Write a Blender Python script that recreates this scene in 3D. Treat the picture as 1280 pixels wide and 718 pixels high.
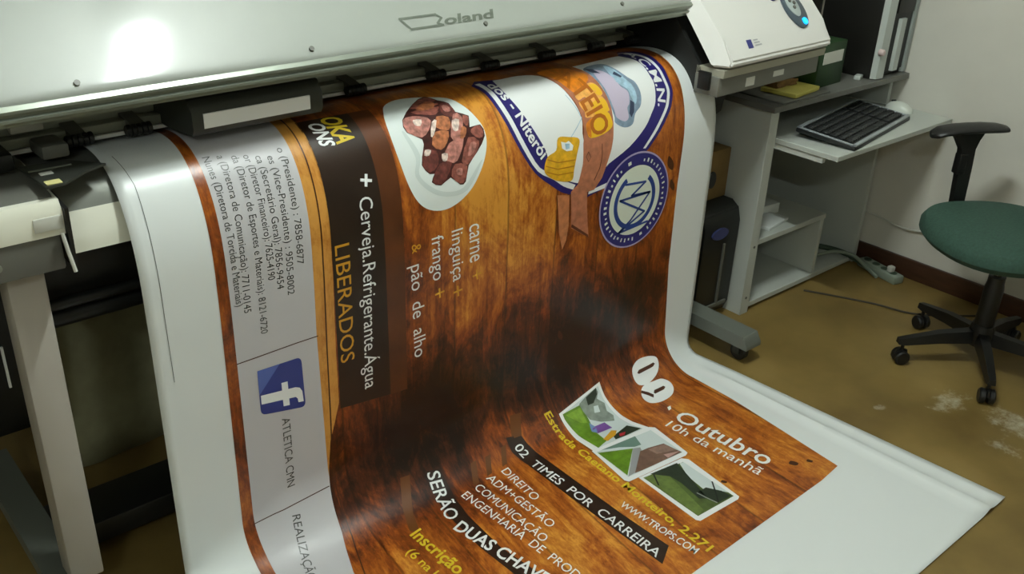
import bpy, bmesh, math, random
from mathutils import Vector, Matrix
for _o in list(bpy.data.objects): bpy.data.objects.remove(_o)
SC=bpy.context.scene; COL=SC.collection
R=math.radians
# ---------------------------------------------------------------- camera, light, exposure
def make_camera():
    yaw,pitch,roll,H=R(41.65),R(26.51),R(2.29),1.6
    fw=Vector((math.sin(yaw)*math.cos(pitch),math.cos(yaw)*math.cos(pitch),-math.sin(pitch)))
    rt=Vector((math.cos(yaw),-math.sin(yaw),0)); up=rt.cross(fw)
    r2=math.cos(roll)*rt+math.sin(roll)*up; u2=-math.sin(roll)*rt+math.cos(roll)*up
    cd=bpy.data.cameras.new('camera'); cd.sensor_width=36; cd.sensor_fit='HORIZONTAL'
    cd.lens=1200/1280*36; cd.clip_start=.02
    co=bpy.data.objects.new('camera',cd); COL.objects.link(co)
    m=Matrix((r2,u2,-fw)).transposed().to_4x4(); m.translation=Vector((0,0,H)); co.matrix_world=m
    SC.camera=co
make_camera()
VS=SC.view_settings; VS.view_transform='Standard'; VS.look='None'; VS.gamma=1; VS.use_curve_mapping=False
VS.exposure=0.0
LAMP_POWER=560.0; LAMP_COL=(.90,.99,.96); FILL_POWER=300.0
LAMPS=[(1.30,1.12,2.72,LAMP_POWER),(-1.2,-1.0,2.72,FILL_POWER)]
W=bpy.data.worlds.new('world'); SC.world=W; W.use_nodes=True
W.node_tree.nodes['Background'].inputs[0].default_value=(.55,.6,.5,1); W.node_tree.nodes['Background'].inputs[1].default_value=.05

# ---------------------------------------------------------------- materials
MATS={}
def srgb(c): return tuple((x/255/12.92 if x/255<=.04045 else ((x/255+.055)/1.055)**2.4) for x in c)
def mat(name,rgb,rough=.5,metal=0,noise=0,nscale=40,bump=0,coat=0,spec=.5,alpha=None,emit=0,stretch=None):
    if name in MATS: return MATS[name]
    m=bpy.data.materials.new(name); m.use_nodes=True; nt=m.node_tree; b=nt.nodes['Principled BSDF']
    c=srgb(rgb); b.inputs['Base Color'].default_value=(*c,1); b.inputs['Roughness'].default_value=rough
    b.inputs['Metallic'].default_value=metal; b.inputs['Specular IOR Level'].default_value=spec
    b.inputs['Coat Weight'].default_value=coat; b.inputs['Coat Roughness'].default_value=.10
    if emit:
        b.inputs['Emission Color'].default_value=(*c,1); b.inputs['Emission Strength'].default_value=emit
    if noise or bump:
        tc=nt.nodes.new('ShaderNodeTexCoord'); n=nt.nodes.new('ShaderNodeTexNoise'); n.inputs['Scale'].default_value=nscale; n.inputs['Detail'].default_value=5
        if stretch:
            mp=nt.nodes.new('ShaderNodeMapping'); mp.inputs['Scale'].default_value=stretch
            nt.links.new(tc.outputs['Object'],mp.inputs[0]); nt.links.new(mp.outputs[0],n.inputs['Vector'])
        else: nt.links.new(tc.outputs['Object'],n.inputs['Vector'])
        if noise:
            r=nt.nodes.new('ShaderNodeValToRGB'); r.color_ramp.elements[0].position=.3; r.color_ramp.elements[1].position=.7
            r.color_ramp.elements[0].color=(*[x*(1-noise) for x in c],1); r.color_ramp.elements[1].color=(*[min(1,x*(1+noise)) for x in c],1)
            nt.links.new(n.outputs[0],r.inputs[0]); nt.links.new(r.outputs[0],b.inputs['Base Color'])
        if bump:
            bp=nt.nodes.new('ShaderNodeBump'); bp.inputs['Strength'].default_value=bump; bp.inputs['Distance'].default_value=.002
            nt.links.new(n.outputs[0],bp.inputs['Height']); nt.links.new(bp.outputs[0],b.inputs['Normal'])
    if alpha is not None:
        b.inputs['Alpha'].default_value=alpha
    MATS[name]=m; return m
def nd(nt,t,**k):
    n=nt.nodes.new(t)
    for a,v in k.items(): setattr(n,a,v)
    return n
def ramp(nt,stops):
    r=nt.nodes.new('ShaderNodeValToRGB'); e=r.color_ramp.elements
    while len(e)>2: e.remove(e[-1])
    for i,(p,c) in enumerate(stops):
        if i<2: e[i].position=p
        else: e.new(p)
        e[i].color=(*srgb(c),1)
    return r
def wood_material(name,stops,vign=True):
    m=bpy.data.materials.new(name); m.use_nodes=True; nt=m.node_tree; L=nt.links.new; b=nt.nodes['Principled BSDF']
    b.inputs['Roughness'].default_value=.3
    uv=nd(nt,'ShaderNodeUVMap'); sp=nd(nt,'ShaderNodeSeparateXYZ'); L(uv.outputs[0],sp.inputs[0])
    def mth(op,a,b_=None,c=None):
        n=nd(nt,'ShaderNodeMath',operation=op)
        for i,x in enumerate((a,b_,c)):
            if x is None: continue
            if isinstance(x,(int,float)): n.inputs[i].default_value=x
            else: L(x,n.inputs[i])
        return n.outputs[0]
    U,Vv=sp.outputs[0],sp.outputs[1]
    pk=mth('DIVIDE',mth('SUBTRACT',U,.977),.168); pi_=mth('FLOOR',pk); pf=mth('FRACT',pk)
    # per plank random
    wn=nd(nt,'ShaderNodeTexWhiteNoise',noise_dimensions='1D'); L(pi_,wn.inputs['W'])
    off=mth('MULTIPLY',wn.outputs[0],7.0)
    def nz(su,sv,detail,rough=.6,dist=0.):
        cb=nd(nt,'ShaderNodeCombineXYZ'); L(mth('MULTIPLY',U,su),cb.inputs[0]); L(mth('MULTIPLY_ADD',Vv,sv,off),cb.inputs[1]); L(off,cb.inputs[2])
        n=nd(nt,'ShaderNodeTexNoise'); n.inputs['Scale'].default_value=1; n.inputs['Detail'].default_value=detail; n.inputs['Roughness'].default_value=rough; n.inputs['Distortion'].default_value=dist
        L(cb.outputs[0],n.inputs['Vector']); return n.outputs[0]
    g=nz(60,3.0,6,.65,.6); big=nz(9,5.5,6,.68,1.2); fine=nz(120,40,5,.75,.5)
    f=mth('ADD',mth('MULTIPLY',g,.34),mth('ADD',mth('MULTIPLY',big,.72),mth('MULTIPLY',fine,.34)))
    f=mth('ADD',f,mth('MULTIPLY',mth('SUBTRACT',wn.outputs[0],.5),.10))
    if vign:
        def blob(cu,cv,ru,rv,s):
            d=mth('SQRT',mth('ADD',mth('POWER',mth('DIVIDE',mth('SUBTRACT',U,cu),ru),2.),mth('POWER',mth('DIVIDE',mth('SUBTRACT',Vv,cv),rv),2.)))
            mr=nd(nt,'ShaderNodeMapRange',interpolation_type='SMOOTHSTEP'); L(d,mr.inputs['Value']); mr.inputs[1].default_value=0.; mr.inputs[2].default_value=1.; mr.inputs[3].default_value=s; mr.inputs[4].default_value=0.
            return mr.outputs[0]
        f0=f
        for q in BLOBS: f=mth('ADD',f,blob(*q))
    r=ramp(nt,stops); L(f,r.inputs[0])
    # plank joints
    j=mth('MULTIPLY',mth('GREATER_THAN',pf,.018),mth('LESS_THAN',pf,.985))
    mx=nd(nt,'ShaderNodeMix',data_type='RGBA'); L(mth('MULTIPLY_ADD',j,.45,.55),mx.inputs[0]); mx.inputs[6].default_value=(.012,.004,.001,1); L(r.outputs[0],mx.inputs[7])
    L(mx.outputs[2],b.inputs['Base Color']); MATS[name]=m; return m
# burnt patches with some fold shade painted in (negative) and pale patches (positive) printed on the board artwork: centre u, centre v, radius u, radius v, strength
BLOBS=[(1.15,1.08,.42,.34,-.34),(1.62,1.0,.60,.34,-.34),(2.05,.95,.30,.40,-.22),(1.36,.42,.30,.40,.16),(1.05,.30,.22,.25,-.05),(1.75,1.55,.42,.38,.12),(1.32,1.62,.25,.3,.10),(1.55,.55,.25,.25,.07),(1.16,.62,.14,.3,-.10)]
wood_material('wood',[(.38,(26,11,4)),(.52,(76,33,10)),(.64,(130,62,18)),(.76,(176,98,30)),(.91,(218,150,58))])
wood_material('lightwood',[(.25,(110,58,16)),(.5,(176,108,36)),(.7,(210,150,70))],False)
PR=dict(panel=(196,194,196),white=(236,238,236),gold=(206,150,40),yellow=(216,188,44),ink=(70,70,66),plate=(226,234,230),plate_rim=(208,218,214),navy=(36,28,104),
 meat_dark=(62,24,20),meat_dark2=(104,54,48),meat_brown=(142,82,70),meat_pink=(178,118,106),meat_tan=(176,108,70),meat_fat=(224,196,184),
 bluegrey=(128,148,168),lilac=(196,184,204),paleblue=(164,196,214),darkblue=(48,60,84),postwood=(178,112,82),postwood2=(186,118,76),postdark=(104,56,36),
 goldo=(214,124,28),goldp=(240,170,84),goldy=(238,186,36),goldtxt=(176,96,16),jar=(224,170,32),jardark=(186,122,16),
 sealrim=(176,164,196),sealnavy=(44,40,112),sealpale=(222,230,214),sealblue=(44,70,140),fblue=(48,62,132),fblue2=(84,104,172),darkline=(70,34,12),thinline=(84,86,84),
 skyp=(206,216,214),grass=(98,134,34),grass2=(124,160,48),treegrey=(132,142,132),treedark=(40,50,36),purple=(120,80,150),bluep=(110,140,180),redp=(170,40,50),redp2=(190,150,140),bluegreen=(104,132,120),
 stone=(150,152,150),roof=(110,82,68),roof2=(140,112,98),field=(76,92,44),field2=(98,116,56),black=(24,26,24),streak=(100,58,22))
for k,c in PR.items():
    if k.startswith('meat'): mat(k,c,.34,noise=.5,nscale=85)
    elif k in ('treegrey','treedark','grass','grass2','field','field2','roof','roof2','bluegrey','paleblue','goldo','goldp','jar','postwood','postwood2'): mat(k,c,.34,noise=.22,nscale=60)
    else: mat(k,c,.34 if k not in('white','panel') else .38)
mat('smoke',(40,26,17),.34,noise=.3,nscale=8); mat('smoke_band',(42,25,14),.34,noise=.3,nscale=30)
mat('smoke_soft',(84,44,18),.34,noise=.3,nscale=12)
mat('vinyl',(226,230,228),.33)

# ---------------------------------------------------------------- mesh helpers
def ident(p): return Vector(p)
class MB:
    def __init__(s,f=None): s.bm=bmesh.new(); s.f=f
    def _add(s,vs,fs,smooth=False):
        v=[s.bm.verts.new(s.f(p) if s.f else p) for p in vs]
        out=[]
        for f in fs:
            try:
                q=s.bm.faces.new([v[i] for i in f]); q.smooth=smooth; out.append(q)
            except ValueError: pass
        return v,out
    def box(s,x0,x1,y0,y1,z0,z1,bev=0,seg=2):
        t=bmesh.new(); bmesh.ops.create_cube(t,size=1)
        for v in t.verts: v.co=Vector(((x0+x1)/2+v.co.x*(x1-x0),(y0+y1)/2+v.co.y*(y1-y0),(z0+z1)/2+v.co.z*(z1-z0)))
        if bev: bmesh.ops.bevel(t,geom=t.edges[:],offset=bev,segments=seg,affect='EDGES',profile=.5)
        s.merge(t,bev>0); return s
    def merge(s,t,smooth=False):
        t.verts.index_update(); s._add([v.co.copy() for v in t.verts],[[v.index for v in f.verts] for f in t.faces],smooth); t.free()
    def prism(s,prof,a0,a1,axis='x',smooth=False):
        # prof: closed polygon of 2-D points; axis x -> points are (y,z)
        def P(a,p): return {'x':(a,p[0],p[1]),'y':(p[0],a,p[1]),'z':(p[0],p[1],a)}[axis]
        n=len(prof); vs=[P(a0,p) for p in prof]+[P(a1,p) for p in prof]
        fs=[[i,(i+1)%n,n+(i+1)%n,n+i] for i in range(n)]
        s._add(vs,fs,smooth); s._add([P(a0,p) for p in prof],[list(range(n))[::-1]]); s._add([P(a1,p) for p in prof],[list(range(n))]); return s
    def tube(s,pts,r,n=10,cap=True,r2=None):
        pts=[Vector(p) for p in pts]; k=len(pts); vs=[]; rings=[]
        prev=None
        for i,p in enumerate(pts):
            d=(pts[min(i+1,k-1)]-pts[max(i-1,0)]).normalized()
            a=prev if prev is not None else (Vector((0,0,1)) if abs(d.z)<.9 else Vector((1,0,0)))
            e1=(a-d*a.dot(d)).normalized(); e2=d.cross(e1); prev=e1
            rr=r if r2 is None else r+(r2-r)*i/(k-1)
            if isinstance(r,(list,tuple)): rr=r[i]
            rings.append(len(vs)); vs+=[p+rr*(math.cos(2*math.pi*j/n)*e1+math.sin(2*math.pi*j/n)*e2) for j in range(n)]
        fs=[]
        for a,b in zip(rings,rings[1:]): fs+=[[a+j,a+(j+1)%n,b+(j+1)%n,b+j] for j in range(n)]
        if cap: fs+=[list(range(n))[::-1],[rings[-1]+j for j in range(n)]]
        s._add(vs,fs,True); return s
    def lathe(s,prof,o=(0,0,0),axis='z',n=28):
        vs=[];fs=[]
        for r,h in prof:
            for j in range(n):
                a=2*math.pi*j/n; c=(r*math.cos(a),r*math.sin(a),h)
                c={'z':c,'x':(c[2],c[0],c[1]),'y':(c[0],c[2],c[1])}[axis]; vs.append(tuple(o[i]+c[i] for i in range(3)))
        k=len(prof)
        for i in range(k-1): fs+=[[i*n+j,i*n+(j+1)%n,(i+1)*n+(j+1)%n,(i+1)*n+j] for j in range(n)]
        fs+=[list(range(n))[::-1],[(k-1)*n+j for j in range(n)]]
        s._add(vs,fs,True); return s
    def build(s,name,m,parent=None,loc=None):
        bm=s.bm; bmesh.ops.recalc_face_normals(bm,faces=bm.faces[:])
        me=bpy.data.meshes.new(name)
        o=bpy.data.objects.new(name,me); COL.objects.link(o)
        base=Vector((0,0,0))
        p=parent
        while p is not None: base+=p.location; p=p.parent
        if parent is not None:
            o.parent=parent
            bmesh.ops.translate(bm,verts=bm.verts[:],vec=-base)
        elif loc is not None:
            o.location=loc; bmesh.ops.translate(bm,verts=bm.verts[:],vec=-Vector(loc))
        bm.to_mesh(me); bm.free()
        me.materials.append(MATS[m] if isinstance(m,str) else m)
        try:
            me.set_sharp_from_angle(angle=R(38))
        except Exception: pass
        return o
def tag(o,label=None,cat=None,group=None,kind=None):
    if label: o['label']=label
    if cat: o['category']=cat
    if group: o['group']=group
    if kind: o['kind']=kind
    return o
def empty(name,loc,label,cat,group=None):
    o=bpy.data.objects.new(name,None); COL.objects.link(o); o.location=loc; o.empty_display_size=.1
    return tag(o,label,cat,group)
def copy_tree(o,parent=None):
    c=o.copy(); COL.objects.link(c)
    if parent is not None: c.parent=parent
    for ch in list(o.children): copy_tree(ch,c)
    return c
# ---------------------------------------------------------------- room
mat('wall_paint',(206,203,192),.75,noise=.03,nscale=6,bump=.12); 
def ceiling_material():
    m=bpy.data.materials.new('ceiling_boards'); m.use_nodes=True; nt=m.node_tree; L=nt.links.new; b=nt.nodes['Principled BSDF']; b.inputs['Roughness'].default_value=.5
    tc=nd(nt,'ShaderNodeTexCoord'); sp=nd(nt,'ShaderNodeSeparateXYZ'); L(tc.outputs['Object'],sp.inputs[0])
    d=nd(nt,'ShaderNodeMath',operation='DIVIDE'); L(sp.outputs[0],d.inputs[0]); d.inputs[1].default_value=.22
    fl=nd(nt,'ShaderNodeMath',operation='FLOOR'); L(d.outputs[0],fl.inputs[0]); fr=nd(nt,'ShaderNodeMath',operation='FRACT'); L(d.outputs[0],fr.inputs[0])
    w=nd(nt,'ShaderNodeTexWhiteNoise',noise_dimensions='1D'); L(fl.outputs[0],w.inputs['W'])
    r=ramp(nt,[(.0,(176,178,172)),(1.,(232,232,226))]); L(w.outputs[0],r.inputs[0])
    g=nd(nt,'ShaderNodeMath',operation='GREATER_THAN'); L(fr.outputs[0],g.inputs[0]); g.inputs[1].default_value=.05
    mx=nd(nt,'ShaderNodeMix',data_type='RGBA'); L(g.outputs[0],mx.inputs[0]); mx.inputs[6].default_value=(.12,.12,.11,1); L(r.outputs[0],mx.inputs[7]); L(mx.outputs[2],b.inputs['Base Color'])
    MATS['ceiling_paint']=m
ceiling_material()
mat('skirting',(64,40,26),.4,noise=.25,nscale=9,stretch=(1,1,8))
def floor_material():
    m=bpy.data.materials.new('floor_concrete'); m.use_nodes=True; nt=m.node_tree; L=nt.links.new; b=nt.nodes['Principled BSDF']; b.inputs['Roughness'].default_value=.42; b.inputs['Specular IOR Level'].default_value=.35
    tc=nd(nt,'ShaderNodeTexCoord'); n1=nd(nt,'ShaderNodeTexNoise'); n1.inputs['Scale'].default_value=3.; n1.inputs['Detail'].default_value=8; L(tc.outputs['Object'],n1.inputs['Vector'])
    r=ramp(nt,[(.3,(104,84,44)),(.55,(128,106,58)),(.75,(146,122,72))]); L(n1.outputs[0],r.inputs[0])
    # spilled white powder: ragged patches where it lies on the floor
    n2=nd(nt,'ShaderNodeTexNoise'); n2.inputs['Scale'].default_value=26.; n2.inputs['Detail'].default_value=9; n2.inputs['Roughness'].default_value=.75; L(tc.outputs['Object'],n2.inputs['Vector'])
    tot=None
    for (cx,cy,rx,ry,s) in ((2.71,.98,.17,.09,.47),(2.75,.80,.14,.17,.46),(2.60,.76,.09,.14,.38),(2.95,.62,.3,.2,.42),(2.5,1.10,.04,.03,.45),(2.86,1.20,.05,.05,.35)):
        mp=nd(nt,'ShaderNodeMapping',vector_type='TEXTURE'); mp.inputs['Location'].default_value=(cx,cy,0); mp.inputs['Scale'].default_value=(rx,ry,1); L(tc.outputs['Object'],mp.inputs[0])
        ln=nd(nt,'ShaderNodeVectorMath',operation='LENGTH'); L(mp.outputs[0],ln.inputs[0])
        mr=nd(nt,'ShaderNodeMapRange',interpolation_type='SMOOTHSTEP'); L(ln.outputs['Value'],mr.inputs[0]); mr.inputs[1].default_value=0; mr.inputs[2].default_value=1.3; mr.inputs[3].default_value=s; mr.inputs[4].default_value=0
        if tot is None: tot=mr.outputs[0]
        else:
            a=nd(nt,'ShaderNodeMath',operation='MAXIMUM'); L(tot,a.inputs[0]); L(mr.outputs[0],a.inputs[1]); tot=a.outputs[0]
    a=nd(nt,'ShaderNodeMath',operation='ADD'); L(tot,a.inputs[0]); L(n2.outputs[0],a.inputs[1])
    mr=nd(nt,'ShaderNodeMapRange'); L(a.outputs[0],mr.inputs[0]); mr.inputs[1].default_value=.82; mr.inputs[2].default_value=1.12; mr.inputs[4].default_value=.75
    mx=nd(nt,'ShaderNodeMix',data_type='RGBA'); L(mr.outputs[0],mx.inputs[0]); L(r.outputs[0],mx.inputs[6]); mx.inputs[7].default_value=(*srgb((196,192,170)),1)
    L(mx.outputs[2],b.inputs['Base Color'])
    MATS['floor_concrete']=m
floor_material()
X0,X1,Y0,Y1,ZC=-2.6,3.45,-2.6,2.62,2.95
def struct(name,b,m): return tag(b.build(name,m),kind='structure')
struct('floor',MB().box(X0-.1,X1+.1,Y0-.1,Y1+.1,-.1,0),'floor_concrete')
struct('ceiling',MB().box(X0-.1,X1+.1,Y0-.1,Y1+.1,ZC,ZC+.1),'ceiling_paint')
struct('wall_right',MB().box(X1,X1+.1,Y0-.1,Y1+.1,0,ZC),'wall_paint')
struct('wall_left',MB().box(X0-.1,X0,Y0-.1,Y1+.1,0,ZC),'wall_paint')
struct('wall_back',MB().box(X0,X1,Y1,Y1+.1,0,ZC),'wall_paint')
struct('wall_front',MB().box(X0,X1,Y0-.1,Y0,0,ZC),'wall_paint')
struct('baseboard_right',MB().box(X1-.016,X1,Y0,Y1,0,.078,.003),'skirting')

# ---------------------------------------------------------------- ceiling lamp and an added fill lamp
mat('lamp_plastic',(220,220,214),.4)
def lamp(x,y,z,power,label):
    r=empty('ceiling_lamp',(x,y,ZC),label,'lamp')
    MB().box(x-.05,x+.05,y-.32,y+.32,ZC-.055,ZC,.008).build('lamp_housing','lamp_plastic',r)
    for s in (-1,1): MB().box(x-.018,x+.018,y+s*.24-.012,y+s*.24+.012,z-.026,ZC-.05,.004).build('tube_holder','lamp_plastic',r)
    em=bpy.data.materials.new('lamp_glow'); em.use_nodes=True; b=em.node_tree.nodes['Principled BSDF']
    b.inputs['Emission Color'].default_value=(*LAMP_COL,1); b.inputs['Emission Strength'].default_value=power
    MB().lathe([(.012,y-.228),(.019,y-.225),(.019,y+.225),(.012,y+.228)],(x,0,z),'y',16).build('lamp_tube',em,r)
lamp(*LAMPS[0],'short fluorescent tube fitting on the ceiling above the front of the printer')
lamp(*LAMPS[1],'unseen fill tube added on the ceiling behind the viewer')  # added fill lamp, out of view, brightens the room from behind the camera

# ---- shape of the sheet: u runs along the printer, v down the sheet (metres)
_C=[(2.02,.955),(1.97,.967),(1.92,.976),(1.87,.979),(1.82,.972),(1.775,.950),(1.738,.910),(1.712,.855),(1.697,.79),(1.692,.72)]
def _crest():
    out=[]
    P=[_C[0]]+_C+[(1.690,.62)]
    for i in range(1,len(P)-2):
        for k in range(12):
            t=k/12.; q=[]
            for a in (0,1):
                p0,p1,p2,p3=P[i-1][a],P[i][a],P[i+1][a],P[i+2][a]
                q.append(.5*(2*p1+(p2-p0)*t+(2*p0-5*p1+4*p2-p3)*t*t+(3*p1-p0-3*p2+p3)*t**3))
            out.append(tuple(q))
    out.append(_C[-1]); return out
_CR=_crest(); _CL=[0.]
for _i in range(1,len(_CR)):
    _CL.append(_CL[-1]+math.hypot(_CR[_i][0]-_CR[_i-1][0],_CR[_i][1]-_CR[_i-1][1]))
VC=_CL[-1]
def lerp_tab(T,x):
    if x<=T[0][0]: return T[0][1]
    for (a,b),(c,d) in zip(T,T[1:]):
        if x<=c: return b+(d-b)*(x-a)/(c-a)
    return T[-1][1]
U0,U1=.555,2.295
def fold_r(u): return lerp_tab([(.555,.03),(.62,.05),(.70,.10),(.80,.15),(1.0,.16),(2.05,.16),(2.14,.14),(2.22,.09),(2.295,.045)],u)
def fan(u): return lerp_tab([(.555,-.10),(1.1,-.13),(1.6,-.125),(1.9,-.06),(2.14,0.),(2.295,.07)],u)
Y_END=.652
def v_end(u):
    R=fold_r(u); return VC+(.72-R-.005)+math.pi*R/2+(1.69-R-Y_END)
def sheet(u,v):
    R=fold_r(u); x=u; zb=.72-R-.005
    if v<=VC:
        lo,hi=0,len(_CL)-1
        while hi-lo>1:
            m=(lo+hi)//2
            if _CL[m]<=v: lo=m
            else: hi=m
        t=(v-_CL[lo])/(_CL[hi]-_CL[lo]); y=_CR[lo][0]+t*(_CR[hi][0]-_CR[lo][0]); z=_CR[lo][1]+t*(_CR[hi][1]-_CR[lo][1])
        return (x,y,z)
    w=v-VC
    f=min(1.,w/.08); f=f*f*(3-2*f); y=1.692-.002*f
    if w<=zb: return (x,y,.72-w)
    a=w-zb; L=math.pi*R/2
    s=a-.55*L
    if s>0:
        s=s*s/(s+.06); x+=fan(u)*s
    if a<=L:
        t=a/R; return (x,1.69-R+R*math.cos(t),.005+R-R*math.sin(t))
    y=1.69-R-(a-L)
    z=.005
    g=min(1.,(a-L)/.15)
    z+=g*(.010*math.exp(-((u-2.235)/.014)**2)+.004*max(0,(u-2.25)/.045))
    return (x,y,z)
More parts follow.
